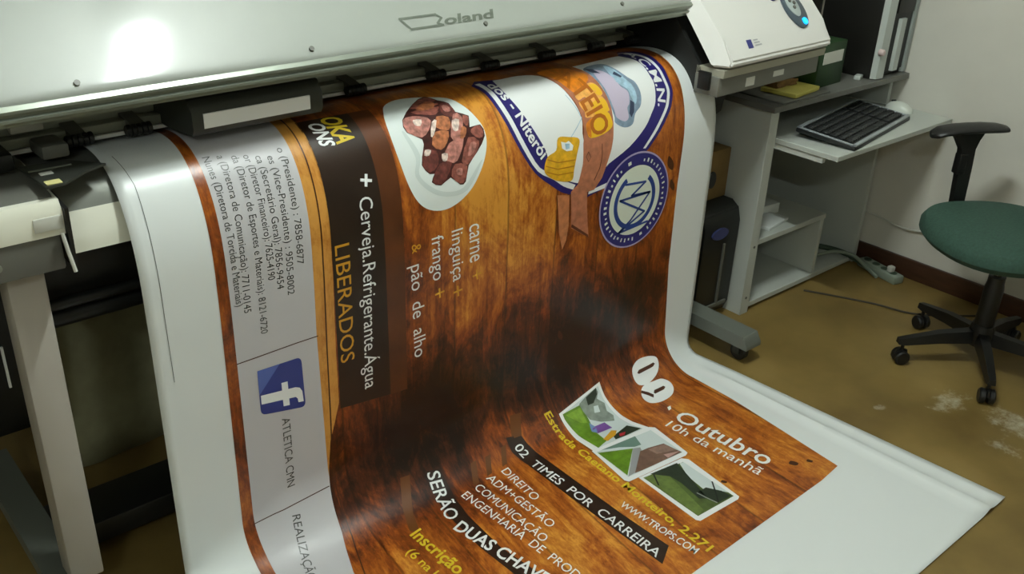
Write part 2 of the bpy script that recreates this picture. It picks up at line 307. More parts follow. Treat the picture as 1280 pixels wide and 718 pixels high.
# ---- printed artwork in sheet metres
POLY=[
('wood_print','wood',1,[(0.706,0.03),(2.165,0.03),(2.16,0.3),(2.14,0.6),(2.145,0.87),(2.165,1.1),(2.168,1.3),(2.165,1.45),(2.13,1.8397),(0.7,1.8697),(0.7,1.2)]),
('sponsor_panel','panel',2,[(0.728,0.03),(0.927,0.03),(0.924,0.45),(0.921,0.7),(0.925,0.9),(0.929,1.1),(0.91,1.24),(0.88,1.36),(0.87,1.9),(0.728,1.9),(0.728,1.2)]),
('sponsor_panel','lightwood',2,[(0.927,0.03),(0.978,0.03),(0.972,0.45),(0.968,0.75),(0.969,0.9),(0.955,0.95),(0.94,1.0),(0.929,1.1),(0.925,0.9),(0.921,0.7),(0.924,0.45)]),
('caption_box','smoke',2,[(0.972,0.2),(1.105,0.2),(1.115,0.9349),(0.972,0.9194)]),
('caption_box','smoke_soft',2,[(1.105,0.2),(1.16,0.2),(1.165,0.9391),(1.115,0.9349)]),
('meat_plate_picture','plate',2,[(1.1866,0.2251),(1.1899,0.2186),(1.1936,0.2117),(1.1983,0.2049),(1.205,0.1987),(1.2137,0.193),(1.2242,0.1877),(1.2359,0.1835),(1.2486,0.1809),(1.2624,0.1805),(1.2772,0.1821),(1.2926,0.185),(1.3082,0.189),(1.3253,0.1937),(1.3439,0.1991),(1.3615,0.2054),(1.3757,0.2127),(1.3854,0.221),(1.3922,0.23),(1.3976,0.2393),(1.4029,0.2487),(1.4083,0.2584),(1.4133,0.2685),(1.4177,0.2785),(1.4216,0.2878),(1.425,0.2964),(1.4277,0.3046),(1.4296,0.3128),(1.4306,0.3212),(1.4306,0.3299),(1.4297,0.3388),(1.4278,0.348),(1.425,0.3576),(1.4212,0.3677),(1.4164,0.3783),(1.4108,0.3891),(1.4044,0.4),(1.3969,0.4113),(1.3884,0.423),(1.3793,0.4343),(1.3699,0.4444),(1.3601,0.4532),(1.3497,0.4609),(1.3389,0.4677),(1.328,0.4733),(1.3168,0.4778),(1.3053,0.4813),(1.2937,0.4835),(1.2822,0.4843),(1.2708,0.4836),(1.2593,0.4815),(1.2482,0.4783),(1.2382,0.4741),(1.2293,0.4692),(1.2213,0.4634),(1.2141,0.4566),(1.2072,0.4486),(1.2011,0.4395),(1.1956,0.4294),(1.1907,0.4182),(1.1861,0.406),(1.1819,0.392),(1.1783,0.3766),(1.1755,0.3611),(1.1734,0.3467),(1.1717,0.3336),(1.1707,0.3212),(1.1703,0.3091),(1.1704,0.2971),(1.1711,0.2844),(1.1724,0.2713),(1.1744,0.2588),(1.177,0.248),(1.1794,0.2401),(1.1815,0.2347),(1.1837,0.2302)]),
('meat_plate_picture','plate_rim',3,[(1.2045,0.2847),(1.2058,0.2802),(1.2084,0.2805),(1.2115,0.2846),(1.2145,0.2914),(1.2184,0.3018),(1.2237,0.316),(1.2289,0.3311),(1.2318,0.3446),(1.2299,0.3559),(1.2247,0.3665),(1.2198,0.3766),(1.2188,0.3862),(1.2229,0.3957),(1.2301,0.4049),(1.2389,0.4136),(1.2482,0.4212),(1.2576,0.4278),(1.2678,0.4335),(1.2787,0.4382),(1.2901,0.4415),(1.3023,0.4439),(1.3151,0.4454),(1.3283,0.4447),(1.3412,0.4407),(1.355,0.431),(1.3696,0.4171),(1.3832,0.4031),(1.3937,0.3933),(1.4008,0.3881),(1.4052,0.3853),(1.4063,0.3858),(1.403,0.3905),(1.3943,0.4022),(1.3813,0.4197),(1.3666,0.4375),(1.3521,0.4501),(1.3371,0.4555),(1.3208,0.4568),(1.3044,0.4555),(1.2892,0.4529),(1.2753,0.449),(1.2621,0.4432),(1.25,0.4362),(1.2391,0.4283),(1.2289,0.4194),(1.2196,0.4093),(1.2122,0.3988),(1.2078,0.3884),(1.208,0.3785),(1.212,0.3688),(1.2164,0.3583),(1.218,0.3464),(1.2149,0.3309),(1.2099,0.3128),(1.2058,0.296)]),
('meat_plate_picture','meat_dark',4.0,[(1.2201,0.2544),(1.2445,0.2332),(1.2763,0.2115),(1.3022,0.1968),(1.3233,0.1912),(1.3359,0.201),(1.3461,0.2145),(1.3588,0.2223),(1.3684,0.2314),(1.3685,0.2459),(1.3704,0.2597),(1.3868,0.2678),(1.4013,0.2764),(1.3955,0.2918),(1.3905,0.3045),(1.4061,0.3037),(1.4232,0.3031),(1.4288,0.3155),(1.4266,0.3323),(1.4122,0.3492),(1.3936,0.3657),(1.3766,0.3786),(1.362,0.3918),(1.3541,0.4113),(1.3482,0.4282),(1.3402,0.434),(1.3306,0.4324),(1.3184,0.4207),(1.305,0.4102),(1.2902,0.4162),(1.2754,0.4232),(1.26,0.4186),(1.2497,0.4102),(1.2545,0.4006),(1.2609,0.3923),(1.2561,0.3919),(1.2476,0.3906),(1.2369,0.3803),(1.2297,0.3663),(1.2349,0.3498),(1.2433,0.3334),(1.2492,0.3208),(1.2492,0.3096),(1.233,0.2987),(1.2165,0.287),(1.2129,0.2718)]),
('meat_plate_picture','meat_brown',4.15,[(1.2763,0.2115),(1.2984,0.2006),(1.3204,0.1953),(1.3341,0.2016),(1.3414,0.2132),(1.3396,0.227),(1.3334,0.2401),(1.3248,0.2505),(1.3132,0.2567),(1.2978,0.2552),(1.2814,0.2502),(1.2642,0.2452),(1.2537,0.238),(1.2602,0.2254)]),
('meat_plate_picture','meat_dark2',4.3,[(1.343,0.2288),(1.3539,0.2256),(1.3635,0.2302),(1.3686,0.2431),(1.3704,0.2568),(1.3652,0.267),(1.356,0.2721),(1.3426,0.2675),(1.3321,0.2577),(1.3341,0.2429)]),
('meat_plate_picture','meat_pink',4.45,[(1.2211,0.2546),(1.2327,0.2492),(1.2472,0.2488),(1.2622,0.2505),(1.276,0.2548),(1.2872,0.2608),(1.2926,0.2689),(1.2869,0.28),(1.2762,0.2909),(1.2641,0.3006),(1.25,0.3051),(1.2321,0.2984),(1.2179,0.2863),(1.2155,0.2699)]),
('meat_plate_picture','meat_tan',4.6,[(1.3128,0.2622),(1.3299,0.2627),(1.3438,0.2698),(1.3428,0.2826),(1.3368,0.2948),(1.3311,0.3003),(1.3228,0.301),(1.308,0.2961),(1.2969,0.2875),(1.301,0.2737)]),
('meat_plate_picture','meat_tan',4.75,[(1.2918,0.2986),(1.3117,0.2979),(1.3272,0.3037),(1.3244,0.3151),(1.3147,0.3275),(1.304,0.3375),(1.2921,0.3424),(1.2789,0.337),(1.271,0.3264),(1.2776,0.3113)]),
('meat_plate_picture','meat_pink',4.9,[(1.3603,0.2643),(1.3731,0.2635),(1.3798,0.2734),(1.3786,0.2861),(1.3719,0.3012),(1.3585,0.3191),(1.3447,0.3316),(1.3334,0.3293),(1.3285,0.3171),(1.3407,0.2901)]),
('meat_plate_picture','meat_brown',5.05,[(1.3845,0.2722),(1.3928,0.2733),(1.3985,0.2795),(1.3931,0.291),(1.3855,0.3002),(1.3806,0.2983),(1.378,0.2915),(1.3797,0.281)]),
('meat_plate_picture','meat_brown',5.2,[(1.3915,0.3105),(1.4064,0.305),(1.4215,0.3042),(1.425,0.3161),(1.4235,0.3294),(1.417,0.3346),(1.4081,0.3351),(1.399,0.3301),(1.3919,0.3229),(1.3888,0.3163)]),
('meat_plate_picture','meat_brown',5.35,[(1.3771,0.3272),(1.3942,0.3294),(1.405,0.341),(1.4019,0.3526),(1.3913,0.3653),(1.3755,0.3794),(1.3596,0.3891),(1.3477,0.3883),(1.3434,0.3782),(1.3566,0.3512)]),
('meat_plate_picture','meat_dark2',5.5,[(1.244,0.3344),(1.2622,0.3344),(1.2785,0.3422),(1.2809,0.3571),(1.2758,0.3729),(1.2628,0.3836),(1.2482,0.3876),(1.2378,0.3796),(1.2324,0.3659),(1.2349,0.3484)]),
('meat_plate_picture','meat_pink',5.65,[(1.3189,0.3315),(1.3446,0.3237),(1.3641,0.3249),(1.3562,0.3433),(1.341,0.3642),(1.3312,0.3746),(1.3207,0.3784),(1.3048,0.3743),(1.2944,0.3644),(1.3019,0.3475)]),
('meat_plate_picture','meat_dark2',5.8,[(1.2798,0.3724),(1.3004,0.3695),(1.3146,0.3755),(1.3068,0.3918),(1.2929,0.4091),(1.2845,0.4174),(1.2758,0.4201),(1.2611,0.418),(1.252,0.4098),(1.2619,0.3902)]),
('meat_plate_picture','meat_brown',5.95,[(1.3224,0.3815),(1.3412,0.3829),(1.3568,0.3917),(1.3545,0.4084),(1.3463,0.4246),(1.3395,0.4306),(1.3309,0.4297),(1.3173,0.4205),(1.3077,0.4076),(1.3113,0.3925)]),
('meat_plate_picture','meat_fat',6.1,[(1.3487,0.2796),(1.3605,0.277),(1.3691,0.2808),(1.3633,0.2942),(1.3541,0.3067),(1.3463,0.3078),(1.341,0.3029),(1.3425,0.291)]),
('meat_plate_picture','meat_fat',6.25,[(1.2905,0.352),(1.2993,0.3507),(1.3073,0.3534),(1.3062,0.3613),(1.3016,0.3689),(1.2953,0.3704),(1.2896,0.368),(1.2882,0.3599)]),
('meat_plate_picture','meat_fat',6.4,[(1.2926,0.2741),(1.303,0.2686),(1.3076,0.2718),(1.2972,0.2882),(1.2849,0.3045),(1.2774,0.3098),(1.2744,0.3073),(1.2814,0.2913)]),
('meat_plate_picture','meat_fat',6.55,[(1.2463,0.2597),(1.2584,0.2594),(1.2688,0.2627),(1.2656,0.2708),(1.2582,0.2777),(1.2508,0.2768),(1.2448,0.2726),(1.2432,0.2657)]),
('meat_plate_picture','meat_tan',6.7,[(1.3109,0.213),(1.3241,0.2154),(1.3307,0.2221),(1.3279,0.23),(1.3188,0.2368),(1.3023,0.2392),(1.2856,0.2389),(1.2741,0.2362),(1.2716,0.231),(1.2887,0.2213)]),
('meat_plate_picture','meat_pink',6.85,[(1.3429,0.2357),(1.3507,0.2344),(1.3584,0.2379),(1.3611,0.2467),(1.3602,0.2548),(1.3516,0.2566),(1.3426,0.2541),(1.3404,0.245)]),
('meat_plate_picture','meat_tan',7.0,[(1.3666,0.3002),(1.3749,0.2998),(1.3799,0.3051),(1.3757,0.3149),(1.3683,0.3243),(1.3594,0.328),(1.3534,0.3262),(1.3578,0.3132)]),
('meat_plate_picture','meat_pink',7.15,[(1.3803,0.3403),(1.3902,0.3398),(1.3961,0.3455),(1.391,0.3558),(1.3819,0.3658),(1.371,0.3707),(1.3637,0.3693),(1.3696,0.3547)]),
('meat_plate_picture','meat_fat',7.3,[(1.2484,0.3343),(1.2568,0.3347),(1.2634,0.338),(1.2608,0.3438),(1.2547,0.3489),(1.2474,0.3491),(1.242,0.3465),(1.2434,0.34)]),
('meat_plate_picture','meat_pink',7.45,[(1.3246,0.3937),(1.3331,0.3923),(1.3414,0.3947),(1.3421,0.4027),(1.339,0.4102),(1.332,0.4107),(1.3252,0.4074),(1.3229,0.4003)]),
('emblem','navy',2,[(1.4752,0.1819),(1.4774,0.188),(1.4808,0.1963),(1.4835,0.2061),(1.4855,0.2157),(1.487,0.2265),(1.4877,0.2418),(1.4892,0.2625),(1.493,0.2858),(1.4987,0.3095),(1.5057,0.3344),(1.5145,0.3607),(1.5256,0.3858),(1.5388,0.4095),(1.5535,0.4321),(1.5695,0.4523),(1.5868,0.4687),(1.6045,0.4822),(1.6212,0.4942),(1.636,0.5053),(1.6498,0.515),(1.6626,0.523),(1.6754,0.5293),(1.6872,0.5339),(1.6954,0.5369),(1.7395,0.5308),(1.7232,0.5115),(1.7268,0.5042),(1.7321,0.4939),(1.7363,0.4831),(1.7386,0.4728),(1.74,0.4622),(1.7413,0.4512),(1.7432,0.4398),(1.7452,0.428),(1.7464,0.4162),(1.7459,0.4046),(1.7446,0.3929),(1.7441,0.3808),(1.7463,0.3684),(1.7495,0.3557),(1.7504,0.3419),(1.7481,0.3266),(1.7443,0.3103),(1.7394,0.2935),(1.7334,0.2757),(1.7271,0.2569),(1.7203,0.2387),(1.7126,0.2217),(1.7034,0.2056),(1.6924,0.1913),(1.6773,0.1807),(1.6579,0.1743),(1.638,0.1703),(1.6164,0.1693),(1.594,0.1709),(1.5785,0.1724),(1.5042,0.1566)]),
('emblem','white',3,[(1.4894,0.1754),(1.4912,0.1819),(1.4941,0.1909),(1.4963,0.2013),(1.4977,0.2116),(1.4986,0.2231),(1.4988,0.2389),(1.5001,0.2596),(1.5037,0.2828),(1.5092,0.3064),(1.516,0.3313),(1.5246,0.3577),(1.5355,0.3829),(1.5481,0.4067),(1.5621,0.4295),(1.578,0.449),(1.597,0.4635),(1.6171,0.4743),(1.635,0.4841),(1.6484,0.4935),(1.6593,0.5018),(1.6704,0.5091),(1.6837,0.516),(1.6971,0.5219),(1.7065,0.5259),(1.7145,0.5142),(1.7041,0.5093),(1.6895,0.5023),(1.6754,0.4948),(1.6641,0.4871),(1.6533,0.4788),(1.6402,0.4701),(1.6231,0.4623),(1.604,0.4541),(1.5861,0.4417),(1.5714,0.4232),(1.5586,0.401),(1.5472,0.3779),(1.5372,0.3538),(1.5291,0.3286),(1.5229,0.3048),(1.5179,0.282),(1.5148,0.2595),(1.5138,0.2394),(1.5134,0.2238),(1.5123,0.2123),(1.5111,0.2018),(1.5098,0.191),(1.508,0.1814),(1.5072,0.1744)]),
('emblem','white',3,[(1.5512,0.1711),(1.5456,0.1904),(1.5428,0.2125),(1.5429,0.2331),(1.5457,0.2522),(1.5512,0.2711),(1.5577,0.2893),(1.5645,0.3068),(1.5719,0.3244),(1.5802,0.3429),(1.5908,0.3639),(1.6025,0.3861),(1.6121,0.4065),(1.6152,0.4237),(1.615,0.4388),(1.6185,0.4521),(1.6293,0.4638),(1.6437,0.4737),(1.6576,0.4823),(1.67,0.4896),(1.6818,0.4956),(1.6931,0.5007),(1.7046,0.5052),(1.7155,0.509),(1.7232,0.5115),(1.7268,0.5042),(1.7321,0.4939),(1.7363,0.4831),(1.7386,0.4728),(1.74,0.4622),(1.7413,0.4512),(1.7432,0.4398),(1.7452,0.428),(1.7464,0.4162),(1.7459,0.4046),(1.7446,0.3929),(1.7441,0.3808),(1.7463,0.3684),(1.7495,0.3557),(1.7504,0.3419),(1.7481,0.3266),(1.7443,0.3103),(1.7394,0.2935),(1.7334,0.2757),(1.7271,0.2569),(1.7203,0.2387),(1.7126,0.2217),(1.7034,0.2056),(1.6924,0.1913),(1.6773,0.1807),(1.6579,0.1743),(1.638,0.1703),(1.6164,0.1693),(1.594,0.1709),(1.5785,0.1724)]),
('emblem','navy',2,[(2.0612,0.1197),(2.0748,0.1248),(2.094,0.132),(2.1087,0.1404),(2.1148,0.1492),(2.1171,0.1586),(2.1185,0.1688),(2.1211,0.1789),(2.1237,0.1892),(2.1249,0.2009),(2.125,0.2148),(2.125,0.2293),(2.1249,0.243),(2.1241,0.2553),(2.1226,0.2673),(2.1212,0.2796),(2.1207,0.2932),(2.1205,0.3073),(2.1195,0.3202),(2.1165,0.3314),(2.112,0.3415),(2.107,0.3512),(2.103,0.3597),(2.0984,0.3678),(2.0902,0.3782),(2.077,0.3932),(2.061,0.4106),(2.0451,0.4271),(2.0277,0.4427),(2.0102,0.4573),(1.9983,0.4676),(1.8887,0.5374),(1.8355,0.547),(1.7608,0.5593),(1.7671,0.5391),(1.7693,0.5259),(1.8068,0.4997),(1.839,0.4803),(1.8604,0.4722),(1.8911,0.4605),(1.9199,0.4477),(1.9433,0.4342),(1.9649,0.4197),(1.9832,0.406),(1.9966,0.3938),(2.0065,0.3824),(2.0155,0.3717),(2.0244,0.3626),(2.0321,0.354),(2.0386,0.3435),(2.0444,0.3286),(2.0502,0.3115),(2.0548,0.2963),(2.0563,0.2849),(2.0555,0.2756),(2.0545,0.2658),(2.055,0.2543),(2.0561,0.242),(2.0567,0.2297),(2.0564,0.2179),(2.0548,0.2065),(2.0511,0.1949),(2.0431,0.1817),(2.0334,0.1679),(2.0274,0.1574)]),
('emblem','white',3,[(2.0523,0.1364),(2.0659,0.1357),(2.0768,0.1403),(2.0847,0.1518),(2.0928,0.1659),(2.0994,0.1791),(2.1037,0.1895),(2.1062,0.1992),(2.1077,0.2098),(2.1084,0.2222),(2.1087,0.2351),(2.1087,0.2476),(2.1082,0.2596),(2.1072,0.2716),(2.1065,0.2835),(2.1068,0.2957),(2.1073,0.3079),(2.1068,0.3194),(2.1039,0.33),(2.0993,0.34),(2.0945,0.3493),(2.0909,0.357),(2.0868,0.364),(2.0789,0.3738),(2.0656,0.3884),(2.0495,0.4057),(2.0333,0.4224),(2.0153,0.4386),(1.9971,0.4541),(1.9847,0.465),(1.9744,0.4631),(1.9868,0.4514),(2.0052,0.4347),(2.0231,0.418),(2.0389,0.4019),(2.0544,0.3857),(2.0671,0.3719),(2.0752,0.3624),(2.0797,0.3554),(2.0837,0.3477),(2.0885,0.3382),(2.0931,0.3282),(2.0961,0.3178),(2.0968,0.3071),(2.0963,0.296),(2.0959,0.2849),(2.0967,0.2737),(2.0977,0.2622),(2.098,0.2508),(2.0971,0.2389),(2.0959,0.2267),(2.0946,0.2149),(2.0937,0.205),(2.0919,0.1961),(2.0881,0.186),(2.0813,0.1719),(2.0737,0.1554),(2.0666,0.1424),(2.0566,0.139),(2.0439,0.1421),(2.0349,0.1448)]),
('emblem','white',3,[(1.7649,0.5522),(1.7659,0.5433),(1.8315,0.5346),(1.8659,0.5327),(1.8544,0.5464)]),
('emblem','white',2,[(2.0274,0.1574),(2.0334,0.1679),(2.0431,0.1817),(2.0511,0.1949),(2.0548,0.2065),(2.0564,0.2179),(2.0567,0.2297),(2.0561,0.242),(2.055,0.2543),(2.0545,0.2658),(2.0555,0.2756),(2.0563,0.2849),(2.0548,0.2963),(2.0502,0.3115),(2.0444,0.3286),(2.0386,0.3435),(2.0321,0.354),(2.0244,0.3626),(2.0155,0.3717),(2.0065,0.3824),(1.9966,0.3938),(1.9832,0.406),(1.9649,0.4197),(1.9433,0.4342),(1.9199,0.4477),(1.8911,0.4605),(1.8604,0.4722),(1.839,0.4803),(1.8111,0.5143),(1.8201,0.4664),(1.8539,0.3961),(1.8564,0.3426),(1.8524,0.2732),(1.8488,0.2188),(1.8298,0.1737),(1.914,0.1659),(2.0025,0.1572)]),
('emblem','bluegrey',4,[(1.8464,0.1995),(1.8541,0.1944),(1.8651,0.1907),(1.8774,0.1882),(1.8891,0.1867),(1.9006,0.1858),(1.9123,0.1859),(1.9231,0.1875),(1.9315,0.1914),(1.9374,0.1975),(1.9421,0.2051),(1.9461,0.2135),(1.9502,0.222),(1.9543,0.2312),(1.9585,0.241),(1.9633,0.2501),(1.9683,0.2578),(1.9736,0.2635),(1.9787,0.268),(1.9831,0.2727),(1.9863,0.2785),(1.9883,0.2859),(1.9896,0.2943),(1.9902,0.303),(1.9897,0.3114),(1.988,0.3198),(1.9853,0.3284),(1.9817,0.3365),(1.9774,0.3436),(1.9716,0.3489),(1.9645,0.3529),(1.9571,0.3568),(1.9508,0.3616),(1.9463,0.3682),(1.9429,0.3758),(1.9395,0.383),(1.9348,0.3883),(1.9279,0.3914),(1.9198,0.393),(1.911,0.3932),(1.9023,0.3921),(1.8931,0.3891),(1.8834,0.3845),(1.8748,0.3791),(1.8688,0.3738),(1.867,0.3698),(1.8681,0.3664),(1.8696,0.3612),(1.8688,0.3521),(1.8658,0.3369),(1.8628,0.3173),(1.861,0.2967),(1.8598,0.2788),(1.8576,0.2646),(1.8544,0.252),(1.8515,0.2407),(1.8498,0.23),(1.848,0.2203),(1.8453,0.2123),(1.844,0.2055)]),
('emblem','lilac',5,[(1.8724,0.2101),(1.8788,0.2103),(1.8869,0.2133),(1.895,0.218),(1.9015,0.2236),(1.9065,0.2303),(1.9108,0.2381),(1.9148,0.2461),(1.9183,0.2537),(1.9206,0.2609),(1.9219,0.2682),(1.9232,0.2751),(1.9257,0.2813),(1.9303,0.2863),(1.936,0.2906),(1.9412,0.295),(1.944,0.3004),(1.9438,0.3074),(1.9417,0.3155),(1.939,0.3233),(1.9364,0.3297),(1.9335,0.3338),(1.93,0.3364),(1.9266,0.3389),(1.924,0.3426),(1.9231,0.3485),(1.9234,0.3556),(1.9236,0.3626),(1.9225,0.3681),(1.9196,0.3719),(1.9155,0.3747),(1.9105,0.3762),(1.9049,0.3761),(1.8981,0.3741),(1.89,0.3703),(1.8825,0.3656),(1.8769,0.3607),(1.8745,0.3563),(1.8741,0.3518),(1.8741,0.3462),(1.873,0.3382),(1.871,0.3269),(1.8692,0.3129),(1.868,0.298),(1.8669,0.284),(1.8649,0.2707),(1.8628,0.2571),(1.8618,0.2441),(1.8628,0.2327),(1.8646,0.2237),(1.8662,0.2169),(1.8685,0.2124)]),
('emblem','paleblue',5,[(1.9251,0.198),(1.9294,0.1998),(1.9343,0.2063),(1.9393,0.215),(1.9434,0.2237),(1.9463,0.2326),(1.949,0.2424),(1.9522,0.2519),(1.9558,0.2602),(1.9599,0.2672),(1.9642,0.2736),(1.9679,0.2798),(1.9705,0.2864),(1.9719,0.2939),(1.9724,0.3017),(1.9722,0.3094),(1.9712,0.3162),(1.9688,0.323),(1.9652,0.3296),(1.9612,0.3348),(1.9579,0.3368),(1.9554,0.3347),(1.9531,0.3295),(1.9512,0.323),(1.9495,0.3167),(1.9487,0.311),(1.9486,0.305),(1.948,0.2988),(1.9455,0.2926),(1.94,0.2866),(1.9324,0.2806),(1.9248,0.2743),(1.919,0.2674),(1.9157,0.2595),(1.9141,0.2507),(1.914,0.2414),(1.9147,0.2323),(1.9159,0.2226),(1.9179,0.212),(1.9211,0.2028)]),
('emblem','darkblue',6,[(1.9416,0.323),(1.9541,0.3325),(1.9465,0.3572),(1.9328,0.3697),(1.9276,0.3579)]),
('emblem','darkblue',6,[(1.8514,0.1969),(1.875,0.2072),(1.8863,0.2292),(1.8627,0.2209),(1.8549,0.2125)]),
('emblem','darkblue',6,[(1.9367,0.2312),(1.951,0.2523),(1.9432,0.2557),(1.9242,0.2397)]),
('emblem','postwood',6,[(1.697,0.1757),(1.7363,0.1637),(1.7855,0.1737),(1.8151,0.1899),(1.8459,0.2169),(1.8545,0.2562),(1.8607,0.295),(1.8644,0.3332),(1.862,0.3691),(1.8548,0.4148),(1.8462,0.4425),(1.8143,0.5149),(1.7857,0.5431),(1.7584,0.544),(1.7614,0.586),(1.7698,0.6398),(1.7772,0.6824),(1.7056,0.6357),(1.698,0.5308),(1.7234,0.5138),(1.7384,0.4615),(1.7423,0.4092),(1.7513,0.3685),(1.7516,0.3403),(1.7439,0.2991),(1.7281,0.2603),(1.7138,0.2165)]),
('emblem','postwood2',6,[(1.6485,0.5288),(1.6925,0.5385),(1.6959,0.6262),(1.6904,0.6671),(1.6775,0.6922),(1.6612,0.6362)]),
('emblem','postdark',7,[(1.7054,0.6333),(1.7772,0.6824),(1.773,0.6716),(1.7076,0.6245)]),
('emblem','goldo',7.0,[(1.697,0.1757),(1.7163,0.168),(1.7459,0.1657),(1.7716,0.1676),(1.7881,0.1735),(1.8011,0.1828),(1.812,0.1933),(1.823,0.2046),(1.8327,0.2164),(1.837,0.2272),(1.8333,0.2366),(1.8238,0.2453),(1.8114,0.2531),(1.7945,0.2611),(1.7747,0.2685),(1.7591,0.2721),(1.7516,0.2708),(1.7481,0.266),(1.7436,0.2588),(1.7375,0.2481),(1.7321,0.234),(1.7257,0.2194),(1.7123,0.2047),(1.698,0.1891)]),
('emblem','goldp',7.1,[(1.7557,0.2777),(1.772,0.2692),(1.7956,0.26),(1.8158,0.2539),(1.8279,0.2528),(1.8356,0.2553),(1.8412,0.2607),(1.8468,0.2699),(1.8512,0.2816),(1.85,0.2913),(1.8381,0.2982),(1.8202,0.3033),(1.8049,0.3052),(1.7959,0.3016),(1.7895,0.2947),(1.7829,0.2901),(1.7739,0.2913),(1.7646,0.2948),(1.7578,0.2956),(1.7531,0.2916),(1.751,0.2849)]),
('emblem','goldy',7.2,[(1.8147,0.2626),(1.8213,0.2587),(1.8324,0.258),(1.8412,0.2607),(1.8459,0.2684),(1.849,0.2791),(1.8497,0.2873),(1.8458,0.2917),(1.8388,0.2939),(1.8317,0.2922),(1.8237,0.2841),(1.8165,0.272)]),
('emblem','goldp',7.3,[(1.7552,0.3009),(1.7671,0.2984),(1.7854,0.2987),(1.8029,0.2992),(1.8182,0.2975),(1.8328,0.2958),(1.8437,0.2981),(1.8497,0.3077),(1.853,0.3211),(1.8547,0.3317),(1.8561,0.3368),(1.8551,0.3394),(1.8463,0.3413),(1.8229,0.3437),(1.7922,0.3455),(1.7698,0.345),(1.7633,0.3413),(1.7648,0.3354),(1.7655,0.3283),(1.7601,0.319),(1.7542,0.3086)]),
('emblem','goldy',7.4,[(1.8033,0.3087),(1.8159,0.304),(1.8328,0.3024),(1.8458,0.3042),(1.8514,0.3111),(1.8536,0.3214),(1.8543,0.3298),(1.8546,0.3345),(1.8529,0.3375),(1.8469,0.3395),(1.8326,0.3419),(1.8141,0.3434),(1.8008,0.3412),(1.7961,0.3319),(1.7972,0.3188)]),
('emblem','goldy',7.5,[(1.7641,0.3565),(1.7767,0.3505),(1.7941,0.3459),(1.8103,0.3427),(1.8241,0.3405),(1.8367,0.3397),(1.8463,0.3413),(1.8519,0.3462),(1.8547,0.3535),(1.8562,0.3609),(1.8576,0.3682),(1.8578,0.3756),(1.8542,0.3822),(1.8453,0.3878),(1.8326,0.3925),(1.8188,0.3959),(1.8031,0.3983),(1.7863,0.3995),(1.7732,0.3987),(1.7659,0.3956),(1.7623,0.3906),(1.7605,0.3841),(1.7587,0.3753),(1.759,0.3651)]),
('emblem','goldo',7.6,[(1.7641,0.3565),(1.7754,0.351),(1.7902,0.3477),(1.7987,0.348),(1.795,0.3539),(1.7853,0.3634),(1.7775,0.3729),(1.7751,0.3823),(1.7747,0.3917),(1.7734,0.397),(1.7692,0.396),(1.764,0.3909),(1.7605,0.3841),(1.7591,0.3753),(1.7598,0.3648)]),
('emblem','jar',6,[(1.6562,0.3779),(1.6636,0.3763),(1.6728,0.3772),(1.6828,0.3794),(1.6925,0.3818),(1.7028,0.3837),(1.714,0.3859),(1.7237,0.3892),(1.7295,0.3942),(1.7298,0.4016),(1.7264,0.411),(1.7215,0.4211),(1.7175,0.4311),(1.7145,0.4408),(1.7115,0.4509),(1.7088,0.4608),(1.7066,0.4698),(1.7055,0.4781),(1.7049,0.486),(1.7038,0.4926),(1.7009,0.4972),(1.6958,0.4994),(1.6891,0.4995),(1.6815,0.4984),(1.6733,0.4967),(1.6644,0.4945),(1.6546,0.4914),(1.6447,0.4877),(1.6356,0.4836),(1.6268,0.4787),(1.6183,0.4731),(1.6108,0.4674),(1.6053,0.462),(1.602,0.4574),(1.6005,0.4531),(1.6003,0.4487),(1.601,0.4437),(1.6026,0.4377),(1.6052,0.4309),(1.609,0.4244),(1.614,0.4191),(1.6209,0.4158),(1.6296,0.4138),(1.6382,0.4116),(1.6449,0.4077),(1.6484,0.4007),(1.65,0.3918),(1.652,0.3834)]),
('emblem','white',8,[(1.6642,0.3891),(1.6802,0.3944),(1.6908,0.3913),(1.7059,0.4064),(1.7013,0.418),(1.6809,0.4168),(1.6651,0.4065)]),
('emblem','paleblue',9,[(1.6766,0.3962),(1.6931,0.3992),(1.6917,0.4113),(1.6781,0.4113)]),
('round_seal','sealrim',10,[(2.0968,0.6117),(2.0961,0.6258),(2.094,0.6397),(2.0906,0.6533),(2.0859,0.6665),(2.0799,0.6792),(2.0726,0.6913),(2.0643,0.7026),(2.0548,0.713),(2.0444,0.7224),(2.0331,0.7308),(2.0211,0.738),(2.0084,0.744),(1.9951,0.7488),(1.9815,0.7522),(1.9676,0.7543),(1.9535,0.755),(1.9395,0.7543),(1.9256,0.7522),(1.912,0.7488),(1.8987,0.744),(1.886,0.738),(1.874,0.7308),(1.8627,0.7224),(1.8523,0.713),(1.8428,0.7026),(1.8345,0.6913),(1.8272,0.6792),(1.8212,0.6665),(1.8165,0.6533),(1.8131,0.6397),(1.811,0.6258),(1.8103,0.6117),(1.811,0.5977),(1.8131,0.5838),(1.8165,0.5701),(1.8212,0.5569),(1.8272,0.5442),(1.8345,0.5322),(1.8428,0.5209),(1.8523,0.5104),(1.8627,0.501),(1.874,0.4926),(1.886,0.4854),(1.8987,0.4794),(1.912,0.4747),(1.9256,0.4712),(1.9395,0.4692),(1.9535,0.4685),(1.9676,0.4692),(1.9815,0.4712),(1.9951,0.4747),(2.0084,0.4794),(2.0211,0.4854),(2.0331,0.4926),(2.0444,0.501),(2.0548,0.5104),(2.0643,0.5209),(2.0726,0.5322),(2.0799,0.5442),(2.0859,0.5569),(2.0906,0.5701),(2.094,0.5838),(2.0961,0.5977)]),
